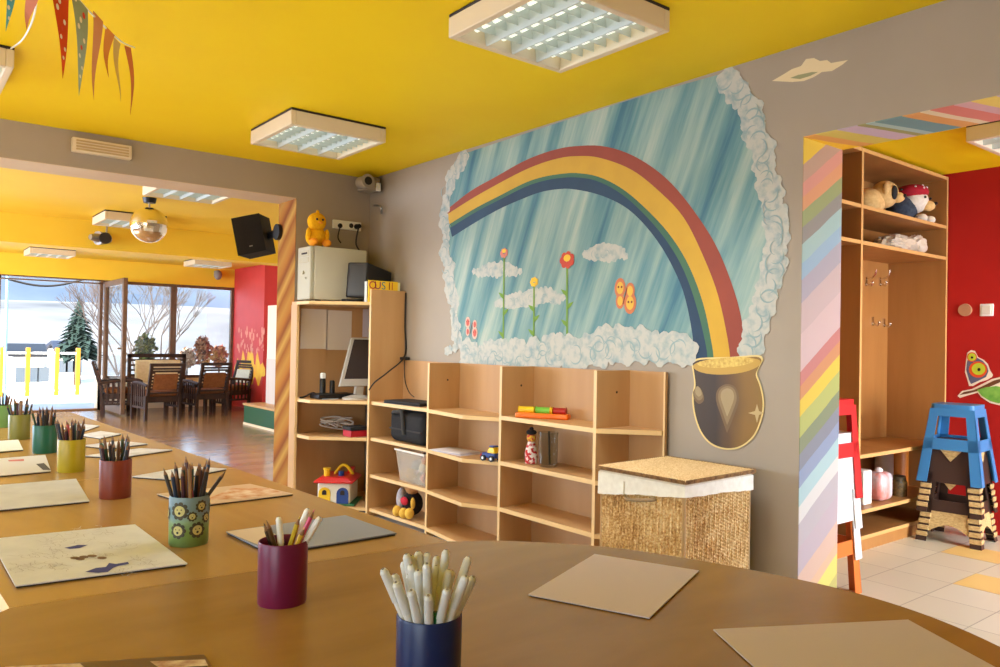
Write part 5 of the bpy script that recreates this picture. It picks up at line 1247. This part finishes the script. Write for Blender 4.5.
MB().box(c.x-.09, c.x+.07, YC+.04, YC+.17, z, z+.18).build('pack', noisy('pack_pink', (214,130,116), (206,196,196), 16, (1,1,.35), rough=.3, lo=.4, hi=.6), t, True, bevel=.04, bseg=4)
MB().sph((c.x-.02, YC+.10, z+.19), .026, (1,1,.7), 10, 6).build('knot', pm('pack_white', (232,226,224), .4), t, True)
for (px, Y, r, h, col, nm) in ((898, YC+.30, .07, .29, (206,120,36), 'tall orange canister at the back of the low cupboard shelf'), (884, YC+.31, .06, .30, (222,214,200), 'tall pale canister at the back of the low cupboard shelf')):
    c = at_y(px, 470, Y); t = thing('canister', nm, 'canister', (c.x, Y, z))
    MB().lathe([(0,0),(r,0),(r,h*.86),(r*.9,h*.9),(0,h*.9)], (c.x, Y, z), 24).build('body', pm('can_%d' % px, col, .45), t, True)
    MB().lathe([(0,h*.9),(r*.93,h*.9),(r*.93,h),(0,h)], (c.x, Y, z), 24).build('lid', CREAM, t, True)
for k, (px, Y) in enumerate(((902, YC+.09), (909, YC+.11))):
    c = at_z(px, 496, z); t = thing('jar', ('glass jar of odds and ends on the low cupboard shelf beside the wrapped pack', 'second jar on the low cupboard shelf, toward the blue stool')[k], 'jar', (c.x, Y, z))
    MB().lathe([(0,0),(.045,0),(.047,.09),(.035,.105),(0,.105)], (c.x, Y, z), 20).build('body', noisy('jar_mix%d' % k, (150,120,70), (70,66,50), 40, rough=.2), t, True)
    MB().lathe([(0,.105),(.038,.105),(.038,.125),(0,.125)], (c.x, Y, z), 20).build('lid', pm('jar_lid', (90,80,60), .4), t, True)
c = at_y(910, 462, YC+.28)
t = thing('jug', 'clear plastic jug at the back of the low cupboard shelf', 'jug', (c.x, YC+.28, z))
MB().lathe([(0,0),(.055,0),(.06,.22),(.066,.25),(.06,.25),(.05,.01),(0,.01)], (c.x, YC+.28, z), 22).build('body', pm('jug_clear', (220,216,206), .15, trans=.6, ior=1.2), t, True)
MB().tube(cm([(c.x+.06,YC+.27,z+.2),(c.x+.11,YC+.27,z+.19),(c.x+.11,YC+.27,z+.09),(c.x+.058,YC+.27,z+.07)], 5), .008, 8).build('handle', pm('jug_clear', (220,216,206), .15, trans=.6, ior=1.2), t, True)
# stools
def stool(x, y, z0, rz, mats, label, group, woven=None, H=.46, tw=.125, bw=.185, arch=True, deep=.075):
    """moulded plastic stool: rounded top, four corner legs splayed outward, a band between the legs"""
    t = thing('plastic_stool', label, 'stool', (x, y, z0), rz, group)
    m = mats[0]
    pts = []
    for sx, sy in ((1,1),(-1,1),(-1,-1),(1,-1)):
        for q in range(5):
            a = {(1,1):0,(-1,1):pi/2,(-1,-1):pi,(1,-1):1.5*pi}[(sx,sy)]+q*pi/8; pts.append((sx*(tw-.03)+.03*cos(a), sy*(tw-.03)+.03*sin(a), H-.03))
    MB().prism(pts, (0,0,.03)).build('seat', m, t, bevel=.008)
    def hw(z): return bw+(tw-bw)*z/(H-.03)
    for sx in (-1, 1):
        for sy in (-1, 1):
            mb = MB(); w0, w1 = .062, .05
            for (ax) in (0, 1):
                V = []
                for zz_, w_ in ((0, w0), (H-.03, w1)):
                    o_ = hw(zz_)
                    for (u, th) in ((0, 0), (w_, 0), (w_, .006), (0, .006)):
                        a_, b_ = o_-u, o_-th
                        V.append((sx*a_, sy*b_, zz_) if ax == 0 else (sx*b_, sy*a_, zz_))
                mb.add(V, [(0,1,2,3),(4,7,6,5),(0,4,5,1),(1,5,6,2),(2,6,7,3),(3,7,4,0)])
            lg = mb.build('leg', m, t)
            if woven:
                r_ = MB()
                for zz_ in (.03, .07, .11, .15):
                    o_ = hw(zz_)+.003
                    for ax in (0, 1):
                        a_, b_ = sorted((sx*(o_-.066), sx*o_)); c_, d_ = sorted((sy*(o_-.01), sy*o_))
                        if ax == 0: r_.box(a_, b_, c_, d_, zz_, zz_+.028)
                        else:
                            a_, b_ = sorted((sx*(o_-.01), sx*o_)); c_, d_ = sorted((sy*(o_-.066), sy*o_)); r_.box(a_, b_, c_, d_, zz_, zz_+.028)
                r_.build('foot_band', woven, lg, bevel=.003)
    zb = H*.42
    mb = MB()
    for s_ in (-1, 1):
        o_ = hw(zb); o2 = hw(zb+.07)
        mb.add([(-o_,s_*o_,zb),(o_,s_*o_,zb),(o2,s_*o2,zb+.07),(-o2,s_*o2,zb+.07),(-o_,s_*(o_-.006),zb),(o_,s_*(o_-.006),zb),(o2,s_*(o2-.006),zb+.07),(-o2,s_*(o2-.006),zb+.07)], [(0,1,2,3),(4,7,6,5),(0,4,5,1),(3,2,6,7)])
        mb.add([(s_*o_,-o_,zb),(s_*o_,o_,zb),(s_*o2,o2,zb+.07),(s_*o2,-o2,zb+.07),(s_*(o_-.006),-o_,zb),(s_*(o_-.006),o_,zb),(s_*(o2-.006),o2,zb+.07),(s_*(o2-.006),-o2,zb+.07)], [(0,1,2,3),(4,7,6,5),(0,4,5,1),(3,2,6,7)])
    mb.build('band', m, t)
    mb = MB(); zt_ = H-deep
    for s_ in (-1, 1):
        o_ = hw(zt_); o2 = hw(H-.03)
        mb.add([(-o_,s_*o_,zt_),(o_,s_*o_,zt_),(o2,s_*o2,H-.028),(-o2,s_*o2,H-.028)], [(0,1,2,3)]); mb.add([(s_*o_,-o_,zt_),(s_*o_,o_,zt_),(s_*o2,o2,H-.028),(s_*o2,-o2,H-.028)], [(0,1,2,3)])
    mb.build('apron', m, t)
    if woven:
        for s_ in (-1, 1):
            for ax in (0, 1):
                mb = MB()
                n = 12 if arch else 0; o_ = lambda z_: hw(z_)-.004
                top_z = zb; outl = []
                for i in range(n+1):
                    u = -1+2*i/max(n, 1); zz_ = .06+.055*cos(u*pi/2); outl.append((u, zz_))
                A_ = [((u*(o_(zz_)-.05)), s_*o_(zz_), zz_) for u, zz_ in outl]; B_ = [((u*(o_(top_z)-.03)), s_*o_(top_z), top_z+.01) for u, zz_ in outl]
                if ax: A_ = [(b_, a_, c_) for a_, b_, c_ in A_]; B_ = [(b_, a_, c_) for a_, b_, c_ in B_]
                if arch: mb.strip(A_, B_)
                C_ = [(-.07, s_*(o_(H*.82)+.008), H*.90), (.07, s_*(o_(H*.82)+.008), H*.90), (0, s_*(o_(H*.7)+.008), H*.72)]
                if ax: C_ = [(b_, a_, c_) for a_, b_, c_ in C_]
                mb.face(C_); mb.build('woven_panel', woven, t)
    return t
wov = noisy('rattan_tan', (216,188,128), (176,144,90), 60, (1,1,2.5), rough=.6, bump=.5)
SB = pm('stool_brown', (62,42,32), .45)
sxy = (5.385, 2.065); srz = math.radians(6)
stool(*sxy, 0, srz, [SB], 'brown stool with tan woven panels, lowest in the stack under the blue stool', None, woven=wov)
stool(*sxy, .185, srz, [SB], 'brown stool with tan woven panels, in the middle directly under the blue stool', None, woven=wov, H=.45, arch=False, deep=.2)
stool(*sxy, .375, srz, [pm('stool_blue', (58,124,176), .4)], 'blue plastic stool on top of the brown stools by the red wall', None, H=.49)
rxy = (3.64, 2.07)
stool(*rxy, 0, 0, [pm('stool_orange', (214,110,40), .4)], 'orange-legged stool at the bottom of the stack behind the striped jamb', None, H=.47, tw=.15, bw=.178)
stool(*rxy, .17, 0, [pm('stool_white', (238,236,230), .4)], 'lower of two white stools in the stack behind the striped jamb', None, H=.46, deep=.2, tw=.15, bw=.178)
stool(*rxy, .32, 0, [pm('stool_white', (238,236,230), .4)], 'upper of two white stools, directly under the red stool', None, H=.47, deep=.22, tw=.15, bw=.178)
stool(*rxy, .47, 0, [pm('stool_red', (206,40,36), .4)], 'red plastic stool on top of the stack behind the striped jamb', None, H=.485, tw=.15, bw=.178)
# stickers and switches on the red wall
def RW(px, py, e=.002): return at_x(px, py, HX-e)
t = tag(MB().cyl(RW(965.3,310,0), RW(965.3,310,0)+Vector((-.015,0,0)), .043, .04, 26).build('round_cover', pm('cover_tan', (180,130,96), .5)), 'round tan junction cover on the red wall', 'cover')
c = RW(987, 310); t = thing('light_switch', 'square white light switch on the red wall', 'switch', tuple(c))
MB().box(HX-.012, HX, c.y-.041, c.y+.041, c.z-.041, c.z+.041).build('plate', WHITE, t, True, bevel=.004)
MB().box(HX-.018, HX-.012, c.y-.028, c.y+.028, c.z-.028, c.z+.028).build('rocker', pm('switch_ivory', (226,220,204), .4), t, True, bevel=.003)
t = thing('bird_sticker', 'owl-like cartoon bird sitting on a leafy branch, sticker on the red wall', 'wall sticker', tuple(RW(978, 380)))
def rwp(pts, name, mat, e): MB().face([RW(x, y, e) for x, y in pts][::-1]).build(name, mat, t, True, smooth=False)
def ell(cx, cy, rx, ry, n=18, rot=0): return [(cx+rx*cos(2*pi*i/n)*cos(rot)-ry*sin(2*pi*i/n)*sin(rot), cy+rx*cos(2*pi*i/n)*sin(rot)+ry*sin(2*pi*i/n)*cos(rot)) for i in range(n)]
OUTL = pm('sticker_outline', (238,220,196), .5)
rwp([(965,372),(966,361),(967,353),(971,350),(975,351),(978,357),(984,360),(988,364),(990,370),(993,375),(992,377),(987,380),(980,382),(973,386),(969,386),(968,382)], 'outline', OUTL, .002)
rwp([(966.2,370),(967,362),(969,356),(976,357),(983,361),(987,366),(988.5,371),(986,377),(978,381),(971,384),(969,380)], 'bird_body', pm('sticker_grey', (92,92,116), .5), .003)
rwp(ell(978,369.5,9.2,8.2), 'belly_ring', pm('sticker_orange', (220,80,30), .5), .004); rwp(ell(978.5,369,6.8,6), 'belly', pm('sticker_lime', (190,200,50), .5), .005); rwp(ell(979,369.5,1.6,1.6), 'belly_spot', BLACK, .006)
rwp(ell(972,357,5,4.8), 'eye_ring', pm('sticker_orange', (220,80,30), .5), .0045); rwp(ell(972,357,4,3.8), 'eye', pm('sticker_lime', (190,200,50), .5), .0055); rwp(ell(972,357.5,1.3,1.2), 'pupil', BLACK, .0065)
rwp([(957.5,396),(962,391),(972,389),(982,384),(992,379),(1004,376),(1004,383),(994,388),(980,392),(966,396),(960,398)], 'branch_outline', OUTL, .0035)
rwp([(959.5,395),(964,392),(974,390),(984,385.5),(994,380.5),(1004,378),(1004,380.5),(994,385),(982,390),(966,394)], 'branch', pm('sticker_brown', (110,66,36), .5), .0055)
rwp([(975,389),(984,386),(996,384),(1006,386),(1008,400),(1000,405.5),(990,403),(981,397)], 'leaf_outline', OUTL, .0045)
rwp([(977,390),(985,387.5),(996,386),(1006,388),(1007,398),(999,403.5),(990,401),(982,396)], 'leaf', noisy('sticker_green', (96,160,60), (140,190,80), 20, rough=.5), .0065)

# ------------------------------------------------------------------ far room furniture
def armchair(x, y, rz, label):
    t = thing('armchair', label, 'armchair', (x, y, 0), rz, 'dark slatted armchairs in the far room')
    W_, Dp = .24, .245
    for sx in (-1, 1):
        MB().box(sx*W_-.02, sx*W_+.02, -Dp-.02, -Dp+.02, 0, .50).build('leg', BROWNW, t)
        MB().add([(sx*W_-.02,Dp-.02,0),(sx*W_+.02,Dp-.02,0),(sx*W_+.02,Dp+.025,0),(sx*W_-.02,Dp+.025,0),(sx*W_-.02,Dp,.36),(sx*W_+.02,Dp,.36),(sx*W_+.02,Dp+.04,.36),(sx*W_-.02,Dp+.04,.36)], [(0,3,2,1),(4,5,6,7),(0,1,5,4),(1,2,6,5),(2,3,7,6),(3,0,4,7)]).build('leg', BROWNW, t)
        MB().tube(cm([(sx*W_,-Dp-.04,.49),(sx*W_,-Dp+.05,.525),(sx*W_,0,.53),(sx*W_,Dp+.05,.50)], 5), .022, 8).build('armrest', BROWNW, t)
        mb = MB()
        for k in range(6): yy = -Dp+.07+k*.072; mb.box(sx*W_-.008, sx*W_+.008, yy-.012, yy+.012, .2, .51)
        mb.box(sx*W_-.012, sx*W_+.012, -Dp, Dp, .17, .2); mb.build('side_slat', BROWNW, t)
    MB().box(-W_, W_, -Dp, Dp, .26, .34).build('seat_frame', BROWNW, t)
    MB().box(-W_+.02, W_-.02, -Dp-.02, Dp-.02, .34, .42).build('seat_cushion', CUSH, t, bevel=.02)
    b0, b1 = Vector((0, Dp+.01, .34)), Vector((0, Dp+.14, .80))
    for sx in (-1, 1): MB().bar(b0+Vector((sx*(W_-.02),0,0)), b1+Vector((sx*(W_-.02),0,0)), .04, .035, up=(0,-1,0)).build('back_post', BROWNW, t)
    for u in (.12, .25, .80, .88): p = b0.lerp(b1, u); MB().box(-W_+.03, W_-.03, p.y-.012, p.y+.012, p.z-.014, p.z+.014).build('back_slat', BROWNW, t)
    MB().bar((-W_-.005, b1.y, b1.z), (W_+.005, b1.y, b1.z), .035, .045).build('top_rail', BROWNW, t)
    M = Matrix.Translation(b0.lerp(b1, .5)) @ Matrix.Rotation(math.atan2(b1.y-b0.y, b1.z-b0.z)*-1, 4, 'X')
    MB().box(-W_+.07, W_-.07, -.02, .02, -.13, .10, M=M).build('back_panel', CUSH, t, bevel=.008)
    mb = MB()
    for u in (.35, .45, .55, .65, .75):
        p = b0.lerp(b1, u)
        for sx in (-1, 1): mb.box(*sorted((sx*(W_-.03), sx*(W_-.08))), p.y-.01, p.y+.01, p.z-.012, p.z+.012)
    mb.build('back_rung', BROWNW, t)
    return t
V3 = (math.atan2(-_R0.y, 0) )
c2 = at_z(167, 420, 0); ac = armchair(3.16, 12.0, math.radians(187), 'dark slatted armchair with tan back seen from behind, beside the side-on chair')
def chair_at(px, py, rz, label):
    p = at_z(px, py, 0); return dup(ac, (p.x, p.y, 0), rz, label)
chair_at(203.5, 415, math.radians(189), 'dark slatted armchair with tan back seen from behind, toward the green platform')
chair_at(121, 415, math.radians(76), 'dark slatted armchair seen side on by the open glass door')
pale = chair_at(226.5, 410, math.radians(288), 'dark slatted armchair by the red wall, pale cushion on its back')
for ch in pale.children:
    if ch.name.startswith('back_panel'):
        ch.data = ch.data.copy(); ch.data.materials[0] = noisy('pale_cushion', (222,222,208), (206,206,190), 30, rough=.9, spec=.1); ch['label'] = 'pale grey back cushion'
# bench sofa by the window
p = at_z(157, 411.5, 0)
t = thing('wooden_sofa', 'dark slatted two-seat sofa with beige cushions by the window', 'sofa', (p.x+.05, 13.35, 0))
sx0, sx1 = at_y(128, 365, 13.5).x, at_y(186, 365, 13.5).x
for x in (sx0, sx1-.05):
    for yy in (13.1, 13.5): MB().box(x, x+.05, yy, yy+.05, 0, .9 if yy > 13.3 else .5).build('leg', BROWNW, t, True)
MB().box(sx0, sx1, 13.12, 13.52, .3, .36).build('seat_frame', BROWNW, t, True)
MB().box(sx0+.05, sx1-.05, 13.1, 13.48, .36, .44).build('seat_cushion', CUSHB, t, True, bevel=.02)
MB().box(sx0, sx1, 13.5, 13.55, .86, .92).build('top_rail', BROWNW, t, True)
MB().box(sx0+.1, sx1-.1, 13.44, 13.5, .46, .82).build('back_cushion', CUSHB, t, True, bevel=.02)
mb = MB()
for z_ in (.48,.56,.64,.72,.80): mb.box(sx0+.05, sx1-.05, 13.51, 13.53, z_, z_+.03)
mb.build('back_slat', BROWNW, t, True)
# low table between the chairs
t = thing('coffee_table', 'dark wooden low table between the armchairs', 'table', (3.85, 12.65, 0))
MB().box(3.5, 4.2, 12.4, 12.9, .42, .46).build('table_top', BROWNW, t, True, bevel=.006)
for x in (3.53, 4.13):
    for y in (12.43, 12.83): MB().box(x, x+.04, y, y+.04, 0, .42).build('leg', BROWNW, t, True)
# green platform and white partition
t = thing('stage_platform', 'low platform with green side and wooden top by the striped jamb', 'platform', (4.5, 9.7, 0))
MB().box(4.0, 5.3, 8.6, 10.75, 0, .265).build('side_board', pm('platform_green', (40,82,54), .5), t, True)
MB().box(3.985, 5.3, 8.59, 10.765, .265, .295).build('top_board', BEECH_H, t, True, bevel=.004)
MB().box(3.99, 4.0, 8.6, 10.75, 0, .03).build('trim_strip', CREAM, t, True)
mb = MB().box(4.262, 4.30, 9.0, 10.62, .295, 1.665); mb.box(4.257, 4.262, 9.0, 10.62, .295, .92, 1)
tag(mb.build('partition_board', [pm('partition_white', (232,222,204), .6), pm('partition_grey', (206,196,190), .6)]), 'pale upright board standing on the green platform', 'board')
# yellow flames on the red wall
t = thing('flame_painting', 'yellow painted flames with splashes on the red wall of the far room', 'wall painting', (RX, 13.2, .9))
def FWp(px, py, e=.003): return at_x(px, py, RX-e)
mb = MB(); rr = random.Random(17); xs = [234+i*1.25 for i in range(26)]
env = [sin(pi*(k+.3)/25.6)**.5 for k in range(26)]
tops_ = [373-e*(6+14*abs(sin(x*.42))+6*sin(x*1.3)+5*abs(sin((x-258)*.2))) for x, e in zip(xs, env)]; bots_ = [373+e*(4+9*abs(sin(x*.33+1))+4*sin(x*1.1)) for x, e in zip(xs, env)]
mb.strip([FWp(x, y) for x, y in zip(xs, tops_)], [FWp(x, y) for x, y in zip(xs, bots_)])
mb.build('flame', noisy('flame_yellow', (246,206,50), (240,160,50), 6, rough=.6), t, True, smooth=False)
mb = MB()
for k in range(46):
    x = rr.uniform(237, 264); y = rr.uniform(328, 352); p = FWp(x, y, .004); r = rr.uniform(.012, .04)
    mb.face([(p.x, p.y+r*cos(s), p.z+r*1.8*sin(s)) for s in [2*pi*i/8 for i in range(8)]][::-1])
mb.build('splash', pm('splash_pink', (232,150,130), .6), t, True, smooth=False)

# ------------------------------------------------------------------ light
w = bpy.data.worlds.new('sky'); bpy.context.scene.world = w; w.use_nodes = True
N = w.node_tree.nodes; L = w.node_tree.links; bg = N['Background']
sk = N.new('ShaderNodeTexSky'); sk.sky_type = 'NISHITA'; sk.sun_disc = False; sk.sun_elevation = math.radians(28); sk.sun_rotation = math.radians(200)
L.new(sk.outputs['Color'], bg.inputs['Color']); bg.inputs['Strength'].default_value = .8
def area(name, loc, rot, sx, sy, power, col=(205,224,255), spread=180):
    l = bpy.data.lights.new(name, 'AREA'); l.spread = math.radians(spread); l.shape = 'RECTANGLE'; l.size = sx; l.size_y = sy; l.energy = power; l.color = lin(col)[:3]
    o = bpy.data.objects.new(name, l); C.objects.link(o); o.location = loc; o.rotation_euler = rot; return o
# bluish area lamps added at unseen openings; UP tilts them to lift the ceiling
UP = math.radians(15)
area('window_fill_side', (XL+.02, -.6, 1.5), (pi/2+UP, 0, -pi/2), 2.4, 1.2, 34)
area('window_fill_side', (XL+.02, 2.65, 1.5), (pi/2+UP, 0, -pi/2), 2.5, 1.2, 40)
area('hall_door_light', (4.5, HY+.02, 1.1), (pi/2-.3, 0, 0), 1.8, 2.0, 115, spread=130)
area('far_room_fill', (XL+.02, 9.6, 1.4), (pi/2+UP, 0, -pi/2), 6.3, 1.4, 500)  # added fill at an unseen side opening, brightens the far room
s = bpy.data.lights.new('sun', 'SUN'); s.energy = 21; s.angle = .01; s.color = lin((255,248,236))[:3]
so = bpy.data.objects.new('sun', s); C.objects.link(so); so.rotation_euler = Vector((.75, .5, -.6)).to_track_quat('-Z', 'Y').to_euler()
# the ceiling lamps themselves
for x, y, zc, pw in ((1.963,4.205,CEIL,11), (1.93,2.12,CEIL,11), (.105,4.20,CEIL,11), (1.97,8.62,CEIL,11), (4.86,1.44,2.425,4)):
    area('lamp_light', (x, y, zc-.10), (0,0,0), .55, .55, pw, (236,242,255), spread=125)
vs = bpy.context.scene.view_settings; vs.view_transform = 'Standard'; vs.look = 'None'; vs.gamma = 1; vs.exposure = .12; vs.use_curve_mapping = False
bpy.context.scene.cycles.max_bounces = 10; bpy.context.scene.cycles.diffuse_bounces = 5; bpy.context.scene.cycles.use_denoising = True
bpy.context.scene.cycles.sample_clamp_indirect = 6
